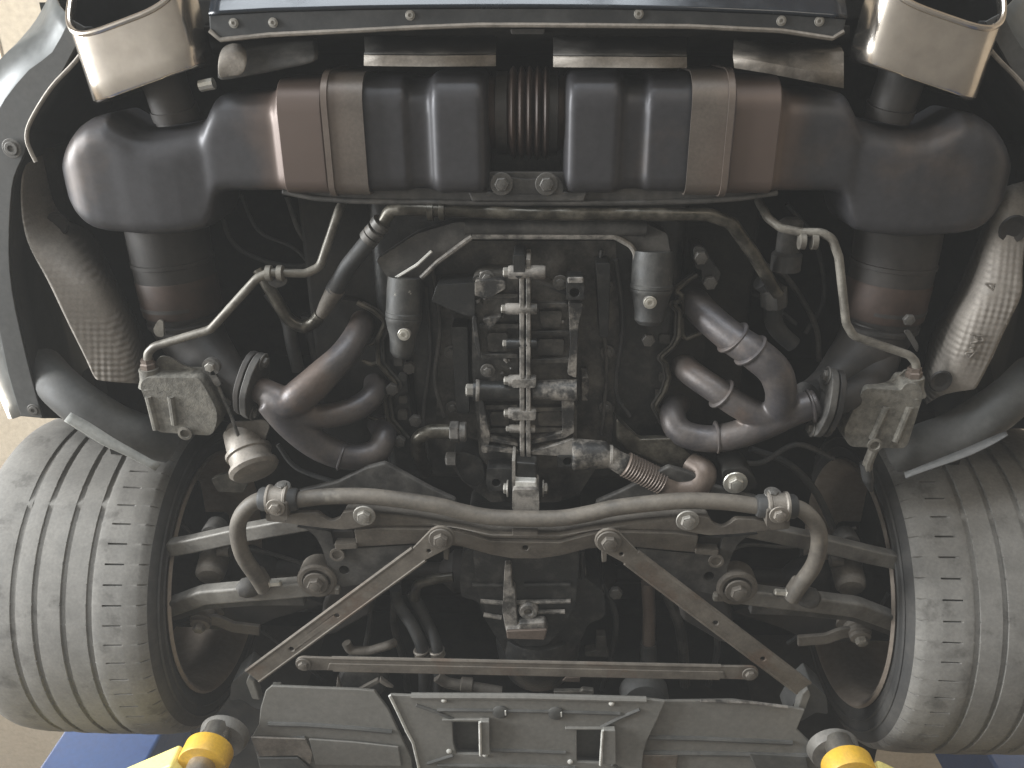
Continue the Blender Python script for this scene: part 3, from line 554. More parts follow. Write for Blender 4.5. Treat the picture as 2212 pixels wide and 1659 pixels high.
# ducts and flaps in front of the tyres
dl = tubepx(kG, [(210, 1330, .1), (300, 1430, .05), (420, 1530, .03), (560, 1620, .03), (720, 1680, .04), (860, 1730, .06)], [44, 44, 46, 48, 46, 40], sp=True, n=24)
pair('air_duct', dl, LINER, CAR)
part('spoiler_flap', sheet([spline(PL(k01, [(400, 1035, -.05), (520, 1110, -.05), (640, 1185, -.05), (780, 1250, -.045), (965, 1348, -.04)]), 4), spline(PL(k01, [(440, 985, -.03), (560, 1050, -.03), (700, 1140, -.03), (840, 1220, -.03), (1000, 1310, -.03)]), 4)]), FLAP, CAR, label='pale translucent flap ahead of the tyre', solid=.002)
part('spoiler_flap', sheet([spline(PL(k21, [(1475, 1395, -.04), (1650, 1330, -.045), (1850, 1260, -.05), (2000, 1190, -.05), (2110, 1125, -.05)]), 4), spline(PL(k21, [(1465, 1360, -.03), (1640, 1290, -.03), (1840, 1210, -.03), (1990, 1145, -.03), (2100, 1100, -.03)]), 4)]), LINER, CAR, label='dark grey flap ahead of the tyre', solid=.002)

# ------------------------------------------------------------------ cooling pipe and its hoses
cp = part('coolant_pipe', tubepx(k10, [(290, 1410, .03), (350, 1305, .025), (420, 1300, .02), (1200, 1330, .02), (2330, 1335, .02), (2470, 1385, .02), (2600, 1570, .03), (2760, 1830, .05)], 14.5, bend=.03, n=18), PIPE2, CAR, label='shiny oily metal coolant pipe across the engine rear')
for q in (600, 670): part('pipe_collar', lathe(P(*k10(q, 1316), .02), (1, .02, 0), [(.01, -.005), (.0138, -.004), (.0138, .004), (.01, .005)], 20), PIPE2, cp)
hs = part('coolant_hose', tubepx(kD, [(1640, 560, .03), (1500, 720, .035), (1300, 970, .04), (1140, 1240, .04)], [16, 19, 19, 19], n=18), HOSE, CAR)
for q, z in (((1650, 510), .03), ((1590, 590), .032), ((1540, 650), .034)):
    part('hose_clamp', lathe(P(*kD(*q), z), P(*kD(1500, 720), .035) - P(*kD(1640, 560), .03), [(.012, -.006), (.0155, -.005), (.0155, .005), (.012, .006)], 20), BOLTD, hs)
part('hose_fitting', tubepx(kD, [(1170, 1210, .04), (1060, 1400, .045), (1000, 1500, .045)], [20, 18, 12], n=18), DUSTY, hs)
part('drain_pipe', tubepx(kD, [(1000, 1490, .045), (920, 1580, .05), (800, 1620, .05), (640, 1520, .05), (520, 1330, .05), (400, 1120, .055), (330, 1000, .06)], 14, sp=True, n=14), PIPE2, CAR)
part('rubber_hose', tubepx(kA, [(330, 0, .1), (470, 200, .1), (520, 430, .1), (570, 640, .1)], 14, sp=True, n=14), HOSE, CAR)
part('rubber_hose', tubepx(kA, [(640, 180, .12), (690, 380, .12), (750, 620, .12)], 14, sp=True, n=14), HOSE, CAR)
part('rubber_hose', tubepx(kE, [(1640, 850, .06), (1800, 980, .07), (1780, 1250, .08), (1850, 1400, .08), (2000, 1540, .08)], [18, 22, 20, 19, 18], sp=True, n=18), HOSE, CAR)
part('hose_connector', lathe(P(*kE(1790, 1020), .065), P(*kE(1790, 1150), .065) - P(*kE(1780, 900), .06), [(.018, -.016), (.021, -.014), (.021, .014), (.018, .016)], 8), DUSTY2, CAR)
part('sensor', join(lathe(P(*k20(740, 1560), .06), (0, 1, 0), [(.012, -.05), (.018, -.045), (.018, .0), (.023, .005), (.023, .03), (.012, .032)], 18)), DUSTY2, CAR)

# ------------------------------------------------------------------ engine carrier with its two mounts
beam = part('engine_carrier', join(plate(round2(PL(I, [(985, 480), (1395, 482), (1442, 505), (1450, 560), (1370, 560), (1362, 530), (1330, 513), (1020, 512), (940, 570), (905, 605), (845, 612), (812, 562), (900, 505)], .04), .006), .03), tube(PL(I, [(1005, 490), (1395, 492)], .045), .013, 14)), DUSTY2, CAR, label='dark cast engine carrier beam with two mounts', bevel=.004, seg=3)
part('flange_edge', tube(fillet(PL(I, [(1020, 511), (1330, 512), (1362, 530), (1372, 545), (1374, 590)], .038), .02), .0042, 8), SEAM, beam)
part('flange_edge', tube(fillet(PL(I, [(1020, 511), (945, 566), (910, 600)], .038), .02), .0042, 8), SEAM, beam)
part('casting_edge', tube(PL(kD, [(2212, 800), (2050, 950), (1820, 1090)], .035), .0026, 6), EDGE, beam)
MOUNT = grime('flaking_mount', (.035, .035, .034), (.07, .067, .06), .5, .2, 24, .45, bump=.2, speck=(.3, .28, .24), speck_amt=.64)
def mount(top, low, bolt_at, r1, r2, z, lab):
    a, b = P(*top, z + .015), P(*low, z); d = b - a; L_ = d.length; d.normalize()
    o = part('engine_mount', lathe(a, d, [(r1 * .96, -.02), (r1, 0), (r1, L_ * .32), (r1 * 1.03, L_ * .33), (r1 * 1.03, L_ * .38), (r1 * .99, L_ * .39), (r1 * 1.02, L_ * .40), (r1 * 1.02, L_ * .44), (r1 * .98, L_ * .46), (r1 * .9, L_ * .56), (r2 * 1.08, L_ * .64), (r2, L_ * .72), (r2 * .95, L_ * .9), (r2 * .7, L_ * .97), (.004, L_)], 30), MOUNT, CAR, label=lab)
    c = P(*bolt_at, z - r2 * .95); part('bolt_boss', lathe(c, (0, 0, 1), [(.008, -.002), (.0098, .0), (.0105, .012), (.012, .02)], 20), SEAM, o); bolt(c - Vector((0, 0, .002)), .0062, o, 'socket', ZINC, h=.5)
    return o
mount((874, 625), (868, 774), (873, 722), .028, .0205, .025, 'dark ribbed engine mount with pale socket bolt, under diagonal carrier arm')
mount((1410, 570), (1402, 704), (1404, 653), .0315, .0245, .025, 'dark ribbed engine mount with pale socket bolt, under square carrier arm')
# ------------------------------------------------------------------ crankcase
cc = part('crankcase', join(
    plate(round2(PL(I, [(1020, 600), (1040, 590), (1120, 590), (1120, 1010), (1060, 1015), (1035, 985), (1030, 900), (1020, 800)], .025), .012), .2),
    plate(round2(PL(I, [(1142, 600), (1225, 640), (1262, 650), (1250, 720), (1246, 800), (1246, 985), (1235, 1010), (1142, 1010)], .025), .012), .2),
    plate(round2(PL(I, [(960, 520), (1330, 520), (1340, 760), (1320, 960), (1250, 1070), (1200, 1085), (1060, 1085), (1000, 1040), (940, 960), (950, 700)], .075), .004), .2)), CASE, CAR, label='oily black engine crankcase split by a central seam', bevel=.006, seg=3)
part('oil_sump', cube((0, -.36, .13), .5, .62, .1), ENGINE, cc, bevel=.02)
# the two halves of the seam flange with a dark gap between
for x0, x1 in ((1122, 1132.5), (1136, 1146)):
    part('seam_flange', plate(PL(I, [(x0, 560), (x1, 560), (x1 + .5, 800), (x1 + 1, 1000), (x0 + 1, 1000), (x0 + .5, 800)], -.004), .06), SEAM, cc, bevel=.0015)
part('seam_head', plate(round2(PL(kB, [(885, 290), (1015, 290), (1015, 480), (950, 560), (890, 500)], -.006), .004), .06), ENGINE, cc, bevel=.003)
def lug(x0, x1, y, r, z=.004):
    a, b = P(x0, y, z), P(x1, y, z); d = (b - a); L_ = d.length; d.normalize()
    o = part('case_lug', lathe(a, d, [(r * .9, 0), (r, .003), (r, L_ - .003), (r * .9, L_)], 14), SEAM if random.random() < .7 else ENGINE, cc)
    bolt(a, r * .7, o, 'hex', BOLT, axis=-d, h=1.2); return o
for y, x0, x1, r in ((588, 1098, 1178, .0105), (667, 1092, 1160, .009), (742, 1094, 1160, .008), (822, 1098, 1158, .0095), (892, 1098, 1158, .0095), (926, 1100, 1156, .007)): lug(x0, x1, y, r)
for y in (826, 896): part('flange_foot', plate(round2(PL(I, [(1106, y - 6), (1157, y - 6), (1157, y + 12), (1106, y + 12)], -.006), .004), .02), SEAM, cc, bevel=.002)
# cross bolt bosses
a, b = P(1022, 843, .008), P(1122, 845, .014); o = part('cross_bolt_boss', lathe(a, b - a, [(.0165, 0), (.0172, .003), (.016, .008), (.0158, .04), (.015, .075)], 22), ENGINE, cc)
bolt(a, .0105, o, 'hex', BOLT, axis=a - b, h=1.3); part('boss_ring', lathe(a, b - a, [(.0174, .004), (.0178, .005), (.0178, .009), (.0174, .010)], 22), SEAM, o)
a, b = P(1247, 842, .008), P(1147, 843, .014); part('cross_bolt_boss', lathe(a, b - a, [(.0175, 0), (.018, .003), (.0172, .008), (.017, .03), (.0155, .07)], 22), SMEAR, cc)
# square lugs with holes
def hlug(out, hc, rpx, z, th, mat=ENGINE):
    c = P(*hc, z); s = mpp(*hc, z) * rpx
    o = part('drilled_lug', plate(round2(PL(I, out, z), .004), th, [hole(c, s)]), mat, cc, bevel=.0015); return o
hlug([(1224, 602), (1262, 602), (1262, 648), (1224, 648)], (1241, 632), 11, -.002, .04)
hlug([(1052, 1012), (1106, 1012), (1106, 1060), (1058, 1060), (1050, 1045)], (1072, 1043), 10, -.006, .03)
hlug([(1204, 985), (1243, 985), (1243, 1010), (1204, 1010)], (1226, 997), 10, -.004, .03)
part('lug_face', plate(PL(I, [(1226, 600), (1261, 600), (1261, 612), (1226, 612)], -.006), .006), SEAM, cc, bevel=.002)
# mud-smeared ridges, webs and brackets of the case
for q, z, th, m_ in (([(785, 650), (806, 650), (834, 850), (826, 875), (800, 790)], .006, .03, SMEAR), ([(822, 1100), (845, 1110), (862, 1200), (885, 1310), (868, 1400), (838, 1395)], .004, .03, SMEAR),
             ([(1318, 565), (1400, 570), (1372, 700), (1362, 985), (1312, 965), (1328, 800)], .006, .03, SMEAR), ([(1280, 1105), (1350, 1105), (1350, 1285), (1300, 1315), (1120, 1348), (1112, 1330), (1285, 1285)], .004, .03, SMEAR),
             ([(1110, 1392), (1230, 1360), (1352, 1320), (1355, 1420), (1112, 1408)], .0, .03, SEAM), ([(852, 1355), (1040, 1385), (1042, 1405), (860, 1385)], .002, .03, SMEAR), ([(870, 1310), (1040, 1345), (1040, 1362), (880, 1335)], .006, .03, SMEAR),
             ([(800, 450), (880, 440), (968, 446), (970, 490), (885, 540), (800, 530)], .004, .03, SMEAR), ([(590, 470), (800, 455), (800, 640), (750, 640), (560, 560)], .016, .05, ENGINE), ([(840, 660), (950, 640), (900, 700), (880, 725)], .01, .02, SMEAR),
             ([(1470, 350), (1550, 350), (1540, 760), (1490, 760)], .03, .05, ENGINE), ([(670, 700), (760, 700), (770, 1180), (700, 1180)], .035, .05, ENGINE), ([(1390, 980), (1430, 980), (1430, 1110), (1390, 1110)], .03, .04, SMEAR)):
    part('case_rib', plate(round2(PL(kK, q, z), .003, 2), th), m_, cc, bevel=.003)
for k in range(26):                                         # clods of dried dirt stuck to the case
    x, y = random.choice(((1075, 770), (1090, 800), (1045, 615), (1232, 760), (1045, 640), (1236, 700), (1100, 660))); x += random.gauss(0, 12); y += random.gauss(0, 12)
    r = random.uniform(.002, .005); me = lathe(P(x, y, .021), (random.random() - .5, random.random() - .5, 1), [(.001, -r * .8), (r * .9, -r * .3), (r, r * .2), (r * .5, r * .8)], 7); part('dirt_clod', me, SEAM, cc)
mb = part('mount_block', plate(round2(PL(I, [(1107, 1058), (1164, 1058), (1165, 1105), (1158, 1110), (1112, 1108), (1106, 1098)], -.05), .006), .05), SEAM, CAR, label='pale square rubber mount block at the case nose', bevel=.003)
part('block_top', plate(PL(I, [(1110, 1040), (1158, 1042), (1162, 1060), (1109, 1060)], -.04), .03), EDGE, mb, bevel=.002)
part('block_plate', plate(PL(I, [(1106, 995), (1113, 995), (1113, 1050), (1106, 1052)], -.04), .05), SEAM, mb, bevel=.001)
part('neck', plate(PL(I, [(1113, 998), (1160, 1002), (1160, 1040), (1113, 1040)], -.025), .05), ENGINE, mb, bevel=.004)
for s, x in ((-1, 1098), (1, 1172)):
    bolt(P(x, 1055, -.025), .009, mb, 'flange', BOLT, axis=(s, 0, 0))
part('knuckle', plate(round2(PL(I, [(975, 985), (1000, 975), (1040, 990), (1050, 1030), (1030, 1055), (1000, 1040)], .02), .01), .08), ENGINE, cc, bevel=.006)
bolt(P(985, 992, .015), .013, cc, 'hex', BOLTD, axis=(-1, 0, 0), h=1.5)
# oil elbow on the left, oil line with bellows on the right
oe = part('oil_elbow', tubepx(I, [(975, 932, .01), (930, 932, .01), (902, 945, .012), (905, 985, .03), (920, 1020, .07)], 16, bend=.035, n=18), PIPE2, CAR)
a = P(972, 932, .01); part('union_nut', lathe(a, (1, 0, 0), [(.0155, 0), (.0175, .002), (.0175, .014), (.0155, .016)], 6), BOLTD, oe, angle=20)
part('union_collar', lathe(a, (1, 0, 0), [(.0165, .017), (.0165, .026), (.0145, .028)], 20), BOLTD, oe)
cs = part('oil_connection', join(tubepx(I, [(1235, 982, .0), (1312, 982, .0)], [36, 30], n=20), tubepx(I, [(1290, 978, -.004), (1330, 988, -.006)], 21, n=18), tubepx(I, [(1310, 984, -.004), (1352, 1006, -.008)], [21, 25], n=18)), SMEAR, CAR, remesh=.003)
part('ring', lathe(P(1320, 985, -.004), (1, 0, 0), [(.016, -.004), (.0185, -.002), (.0185, .002), (.016, .004)], 22), SEAM, cs)
path = PL(I, [(1350, 1002, -.008), (1432, 1042, -.01)]); d = path[1] - path[0]; L_ = d.length; d.normalize()
prof = []
for k in range(14):
    for t in range(5): prof.append((.0185 + .003 * math.sin(math.pi * t / 4), L_ * (k + t / 5) / 14))
part('hose_bellows', lathe(path[0], d, prof, 26), TAN, cs, label='rust-brown ribbed bellows hose', angle=60)
part('oil_elbow', tubepx(I, [(1426, 1038, -.01), (1460, 1055, -.012), (1500, 1052, -.01), (1518, 1022, .0), (1490, 1000, .02)], [23, 25, 29, 30, 26], sp=True, n=22), TAN, cs)
part('hanging_lip', tube(spline(PL(I, [(1425, 1062), (1470, 1074), (1510, 1062), (1530, 1035), (1526, 1012)], -.004)), .0035, 8), EDGE, cs)
part('oil_pan', loft([[P(x, y, z) for x, y in q] for q, z in (([(1322, 885), (1378, 940), (1462, 938), (1535, 1012), (1520, 1035), (1460, 1026), (1345, 978), (1326, 950)], .05), ([(1332, 905), (1383, 948), (1456, 946), (1524, 1014), (1514, 1028), (1460, 1018), (1352, 972), (1335, 948)], .014))]), PIPE2, CAR, bevel=.004, seg=3)
bolt(P(1588, 1042, -.02), .0125, CAR, 'flange', ZINC); part('bracket', plate(round2(PL(I, [(1560, 1015), (1615, 1010), (1640, 1050), (1600, 1070), (1560, 1060)], -.016), .01), .06), DARK, CAR, bevel=.003)

# ------------------------------------------------------------------ cylinder heads
def head(k, outer, inner, webs, s):
    o = part('cylinder_head', plate(round2(PL(k, outer, .075), .006), .12), DARK, CAR, bevel=.004)
    part('head_flange', tube(fillet(PL(k, inner, .055), .012), .0042, 8), PIPE2, o)
    part('head_flange', tube(fillet(PL(k, [(x + s * 42, y) for x, y in inner], .062), .012), .003, 8), DUSTY2, o)
    for wb_ in webs: part('web', tube(fillet(PL(k, wb_, .06), .01), .0038, 8), PIPE2, o)
    return o
HDL = head(kA, [(900, 60), (1050, 80), (1290, 240), (1280, 380), (1230, 560), (1380, 760), (1310, 1040), (1440, 1200), (1300, 1260), (1120, 1240), (1000, 700), (1000, 300)],
     [(1050, 85), (1180, 150), (1285, 240), (1215, 390), (1225, 580), (1380, 760), (1270, 850), (1300, 1040), (1430, 1190)],
     [[(1215, 390), (1150, 430)], [(1215, 580), (1170, 590), (1090, 560)], [(1270, 850), (1230, 880)], [(1290, 1020), (1230, 1050), (1140, 1020)], [(1250, 600), (1370, 740)]], 1)
HDR = head(kE, [(960, 760), (700, 960), (780, 1000), (680, 1090), (760, 1160), (740, 1450), (560, 1640), (620, 1700), (650, 1900), (520, 2100), (700, 2500), (1000, 2450), (1050, 1400), (1100, 900)],
     [(960, 780), (860, 840), (710, 955), (790, 1000), (770, 1060), (690, 1095), (770, 1170), (760, 1450), (700, 1560), (560, 1680), (620, 1740), (650, 1900), (600, 2050), (500, 2200), (600, 2400), (700, 2480)],
     [[(790, 1240), (790, 1430), (830, 1480), (1000, 1410)], [(760, 1900), (860, 1880), (1000, 1850)], [(790, 980), (800, 1200)]], -1)
for hd, k, qs in ((HDL, kA, ((1480, 610), (1530, 1040), (1340, 785), (1400, 1210))), (HDR, kE, ((420, 1480), (990, 590), (1090, 860)))):
    for q in qs: bolt(P(*k(*q), .045), .011, hd, 'hex', DUSTY2 if k is kA else BOLTD)
part('sensor_lug', plate(round2(PL(kE, [(910, 480), (1030, 470), (1120, 640), (1220, 760), (1180, 860), (1080, 920), (1000, 860), (1010, 720), (940, 720)], .045), .008), .05), ENGINE, HDR, bevel=.006)
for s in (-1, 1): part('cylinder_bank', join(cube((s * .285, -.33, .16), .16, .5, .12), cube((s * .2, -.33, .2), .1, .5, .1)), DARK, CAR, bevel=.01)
for x, y0, y1 in ((1475, 640, 990),): part('valve_cover_rib', tube(PL(kA, [(1475, 560), (1490, 800), (1520, 1000)], .07), .006, 8), SOOT, HDL)
for x, y, w_, h_ in ((1385, 560, 70, 90), (1420, 700, 70, 60), (1425, 880, 70, 60), (1420, 1010, 80, 70)):
    part('cover_panel', plate(round2(PL(kA, [(x - w_ / 2, y - h_ / 2), (x + w_ / 2, y - h_ / 2), (x + w_ / 2, y + h_ / 2), (x - w_ / 2, y + h_ / 2)], .07), .004), .03), DUSTY2, HDL, bevel=.003)
for x, y in ((600, 1480), (600, 1900), (560, 2080)):
    part('cover_panel', plate(round2(PL(kE, [(x - 60, y - 50), (x + 60, y - 50), (x + 60, y + 50), (x - 60, y + 50)], .075), .004), .03), DUSTY2, HDR, bevel=.003)

# ------------------------------------------------------------------ subframe
def sym(pts): return pts + [mir(p) for p in pts[::-1]]
up_top = PL(kF, [(1215, 262), (1330, 262), (1480, 268), (1850, 312), (2212, 372)], -.066) + PL(I, [(1060, 1150)], -.066)
up_bot = PL(kF, [(1225, 415), (1310, 415), (1500, 398), (1990, 402), (2212, 425)], -.066) + PL(I, [(1060, 1166)], -.066)
SF = part('rear_subframe', plate(sym(up_top) + sym(up_bot)[::-1], .03), DUSTY, CAR, label='dusty stamped steel suspension subframe with bowed middle', bevel=.006, seg=3)
lw_top = PL(kF, [(1312, 422), (1500, 402), (1990, 406), (2212, 429)], -.072) + PL(I, [(1060, 1170)], -.072)
lw_bot = PL(kF, [(1340, 565), (1480, 558), (1850, 536), (2120, 545)], -.062) + PL(I, [(1000, 1182), (1060, 1199), (1105, 1207)], -.062)
c0 = [Vector((0, P(1143, 1209, -.062).y, -.062))]
part('lower_face', plate(sym(lw_top) + c0[:0] + sym(lw_bot)[::-1], .03, [hole(P(1135, 1184, -.068), .005)]), DUSTY, SF, bevel=.006, seg=3)
part('guide_tab', plate(PL(I, [(1107, 1149), (1162, 1150), (1162, 1158), (1107, 1157)], -.078), .012), DUSTY, SF, bevel=.001)
ear = round2(PL(kF, [(545, 262), (590, 250), (720, 290), (810, 266), (1000, 266), (1040, 305), (1110, 345), (1195, 312), (1215, 262), (1340, 250), (1420, 236), (1478, 280), (1468, 340), (1420, 380), (1230, 412), (1000, 392), (850, 372), (700, 350), (545, 338)], -.082), .006, 3)
ears = pair('subframe_ear', plate(ear, .01), DUSTY, SF, bevel=.003)
wb2 = round2(PL(kF, [(800, 385), (1110, 425), (1140, 560), (1330, 575), (1850, 545), (1700, 680), (1500, 790), (1400, 880), (1190, 915), (1185, 978), (1000, 968), (905, 905), (880, 850), (1085, 830), (1078, 700), (1030, 560), (980, 470), (900, 405)], -.06), .006, 3)
webs = pair('subframe_web', plate(wb2, .03, [hole(P(*kF(1228, 762), -.06), .009)]), DUSTY2, SF, bevel=.004)
pair('box_step', plate(PL(kF, [(1120, 425), (1310, 420), (1340, 545), (1145, 560)], -.05), .04), CAT, SF, bevel=.002)
pair('step_lip', plate(PL(kF, [(1140, 538), (1340, 535), (1345, 575), (1150, 590)], -.068), .02), DUSTY, SF, bevel=.002)
pair('ring_nut', lathe(P(*kF(1172, 615), -.062), (0, 0, 1), [(.0125, -.003), (.0125, -.006), (.0085, -.006), (.0075, .003)], 20), DUSTY, SF)
pa = P(*kF(1405, 285), -.083)
for s, e in zip((1, -1), ears): bolt(Vector((pa.x * s, pa.y, pa.z)), .0115, e)
# diagonal braces (holes punched through) and the front tie bar
def brace(a, b, wpx, z, holes_t, ra):
    a, b = Vector(a), Vector(b); d = (b - a).normalized(); n = Vector((-d.y, d.x, 0)); hw = wpx
    o = [a + n * hw]
    for k in range(9): t = math.pi * (.5 + k / 8); o.append(a + (d * math.cos(t) + n * math.sin(t)) * ra if k not in (0, 8) else a + n * (ra * math.sin(t)))
    o = [a + (d * math.cos(math.pi * (.5 + k / 8)) + n * math.sin(math.pi * (.5 + k / 8))) * ra for k in range(9)] + [a + d * ra * 2.2 - n * hw, b - n * hw, b + n * hw, a + d * ra * 2.2 + n * hw]
    L_ = (b - a).length
    return plate(o, .006, [hole(a + d * (L_ * t) + n * (hw * s), rr) for t, s, rr in holes_t]), a, b, d, n
g, a, b, d, n = brace(P(953, 1163, -.092), P(545, 1462, -.085), .0152, 0, ((.07, -.35, .0035), (.53, -.1, .0045), (.78, -.1, .0045)), .0225)
br_ = pair('diagonal_brace', g, ARM, CAR, label='flat dusty diagonal brace bar', bevel=.0022, seg=2)
for hwk in (1, -1): pair('folded_edge', tube([a + d * .05 + n * (.0152 * hwk) + Vector((0, 0, .002)), b + n * (.0152 * hwk) + Vector((0, 0, .002))], .0032, 8), ARM, br_)
for s, o in zip((1, -1), br_): bolt(Vector((a.x * s, a.y, a.z - .001)), .0125, o, mat=DUSTY)
pair('brace_tab', plate(PL(kF, [(2090, 560), (2135, 555), (2135, 680), (2095, 670)], -.08), .02), DUSTY, br_, bevel=.002)
tl_, tr_ = P(664, 1433, -.098), P(1628, 1456, -.098); my = (tl_.y + tr_.y) / 2; tx = (tr_.x - tl_.x) / 2
tl_, tr_ = Vector((-tx, my, -.098)), Vector((tx, my, -.098))
o = []
for k in range(9): t = math.pi * (.5 + k / 8); o.append(tl_ + Vector((math.cos(t), math.sin(t), 0)) * .0145)
o += [tl_ + Vector((.05, -.0135, 0)), tr_ + Vector((-.05, -.0135, 0))]
for k in range(9): t = math.pi * (1.5 + k / 8); o.append(tr_ + Vector((math.cos(t), math.sin(t), 0)) * .0145)
o += [tr_ + Vector((-.05, .0135, 0)), tl_ + Vector((.05, .0135, 0))]
TB = part('tie_bar', plate(o, .005), ARM, CAR, label='long straight dusty tie bar across the underside', bevel=.0015)
for yy, zz in ((.0135, .002), (-.0128, .002)): part('pressed_edge', tube([tl_ + Vector((.05, yy, zz)), tr_ + Vector((-.05, yy, zz))], .0034, 8), ARM, TB)
part('pressed_crease', plate([tl_ + Vector((.045, -.003, -.0015)), tr_ + Vector((-.045, -.003, -.0015)), tr_ + Vector((-.04, .0125, -.0015)), tl_ + Vector((.04, .0125, -.0015))], .003), ARM, TB, bevel=.0012)
for q in (tl_, tr_): bolt(q - Vector((0, 0, .001)), .0085, TB, mat=DUSTY)
# rear apron plate under the headers
pair('apron_plate', plate(PL(I, [(640, 1062), (730, 1040), (790, 1010), (830, 1000), (930, 1055), (985, 1080), (985, 1095), (850, 1085), (740, 1085)], -.02), .012), DUSTY2, CAR, bevel=.004)

# ------------------------------------------------------------------ stabiliser
sb = PL(kF, [(535, 925, -.068), (470, 820, -.072), (345, 630, -.078), (300, 430, -.08), (335, 285, -.08), (450, 170, -.078), (600, 145, -.075), (800, 150, -.072), (1000, 128, -.07), (1200, 118, -.07), (1500, 125, -.07)]) + PL(I, [(935, 1090, -.07), (1000, 1106, -.07), (1070, 1118, -.07)])
SB = part('stabiliser_bar', tube(spline(sym(sb), 5), .0132, 18), BARM, CAR, label='bent dusty stabiliser bar with hooked ends')
ea = P(*kF(520, 890), -.07); pair('flat_eye', plate(round2(PL(kF, [(430, 780), (500, 760), (575, 880), (545, 985), (470, 890)], -.072), .006), .012), BARM, SB, bevel=.003)
pair('link_nut', join(lathe(P(*kF(530, 885), -.066), (1, -.1, 0), [(.009, 0), (.0105, .002), (.0105, .009), (.008, .011), (.006, .012), (.0058, .028), (.004, .03)], 6)), ZINC, SB, label='bright zinc link nut', angle=20)
pair('link_joint', lathe(P(*kF(385, 915), -.06), (1, 0, 0), [(.005, -.018), (.0155, -.01), (.018, 0), (.0155, .012), (.01, .02)], 20), DUSTY2, SB)
cb = P(*kF(655, 145), -.076); cls = pair('stabiliser_clamp', lathe(cb, (1, 0, 0), [(.018, -.018), (.0235, -.016), (.0235, -.0125), (.021, -.0105), (.021, .0105), (.0235, .0125), (.0235, .016), (.018, .018)], 26), SHIELD, SB, label='bright pressed-steel stabiliser clamp')
pair('clamp_foot', plate(round2(PL(kF, [(585, 180), (730, 180), (735, 330), (690, 345), (610, 335), (585, 300)], -.1), .006), .02), DUSTY, cls, bevel=.003)
pair('rubber_bush', lathe(cb, (1, 0, 0), [(.017, -.03), (.0195, -.026), (.0185, .028), (.016, .032)], 22), HOSE, cls)
q = P(*kF(632, 215), -.101)
for s, e in zip((1, -1), cls): bolt(Vector((q.x * s, q.y, q.z)), .0095, e, mat=SHIELD)
q = P(*kF(690, 40), -.07)
for s, e in zip((1, -1), cls): bolt(Vector((q.x * s, q.y, q.z)), .0085, e, mat=BOLTD, axis=(0, -1, -.3))

# ------------------------------------------------------------------ suspension arms
barsec = lambda a, b: [(-a, -b), (a, -b), (a, b), (-a, b)]
ula = part
def bar(path, a, b): return sweep(fillet(path, .05), barsec(a, b), up=(0, 0, 1), fixed=True)
pair('upper_link', bar(PL(k02, [(880, 320, .03), (1200, 262, .01), (1480, 200, -.005), (1700, 160, -.02), (1950, 115, -.035)]), .0145, .011), ALU, CAR, bevel=.004, seg=3)
q = P(*k02(1330, 190), .03); pair('link_bush', lathe(q, (0, 0, 1), [(.018, -.01), (.02, -.006), (.02, .02)], 20), DUSTY2, CAR)
la = pair('lower_arm', bar(PL(k02, [(860, 720, .03), (1050, 660, .0), (1270, 580, -.04), (1500, 560, -.05), (1780, 540, -.052), (1980, 520, -.052)]), .0155, .013), ALU, CAR, label='dusty aluminium lower suspension arm', bevel=.005, seg=3)
pair('arm_flange', bar(PL(k02, [(900, 770, .05), (1080, 700, .015), (1290, 622, -.02), (1600, 600, -.03), (1900, 600, -.032)]), .012, .008), DUSTY2, la, bevel=.003)
q = P(*kF(985, 870), -.068)
pair('arm_bush', lathe(q + Vector((0, 0, .004)), (0, 0, -1), [(.034, -.03), (.034, .0), (.03, .003), (.0245, .003), (.0235, -.004), (.018, -.004)], 28), DUSTY, la)
for s, e in zip((1, -1), la):
    bolt(Vector((q.x * s, q.y, q.z - .001)), .0135, e, mat=DUSTY, h=1.1)
pair('arm_tab', plate(round2(PL(kF, [(1000, 905), (1185, 910), (1190, 978), (1000, 968)], -.066), .004), .01), ARM, la, bevel=.002)
pair('cam_block', cube(P(*kF(1172, 938), -.068), .008, .012, .01), PIPE, la, bevel=.002)
q = P(*k02(1320, 405), .02); pair('ball_joint_cup', join(lathe(q, (.1, .3, -1), [(.026, -.02), (.0265, .005), (.0255, .018), (.02, .024), (.006, .026)], 26)), DUSTY, CAR, label='rounded dusty ball joint cup')
pair('joint_boot', lathe(q, (.1, .3, -1), [(.02, -.055), (.0285, -.045), (.0225, -.036), (.0285, -.028), (.026, -.02)], 22), HOSE, CAR)
pair('joint_stub', tubepx(k02, [(1360, 310, .03), (1430, 310, .03)], 12, n=12), DUSTY, CAR)
tp = pair('trailing_arm', join(plate(round2(PL(k02, [(1180, 690), (1260, 640), (1700, 600), (1900, 600), (2020, 640), (1950, 660), (1700, 730), (1560, 800), (1440, 790), (1300, 800), (1190, 750)], .02), .02), .03)), CAT, CAR, bevel=.006)
q = P(*k02(1255, 740), .0)
pair('bush_stack', lathe(q, (0, .35, -1), [(.036, -.025), (.036, -.018), (.024, -.016), (.024, -.008), (.021, -.006), (.021, .002), (.018, .004), (.018, .01), (.012, .012)], 26), DUSTY, tp)
for s, e in zip((1, -1), tp): bolt(Vector((q.x * s, q.y, q.z)) + Vector((0, .35, -1)).normalized() * .011, .011, e, 'hex', PIPE, axis=(0, .35, -1), h=1.2)
pair('tapered_lever', sweep(fillet(PL(k02, [(1250, 735, .005), (1350, 735, .0), (1450, 780, .0), (1620, 800, .0)]), .03), barsec(.011, .004), up=(0, 0, 1), fixed=True), DUSTY, tp, bevel=.002)
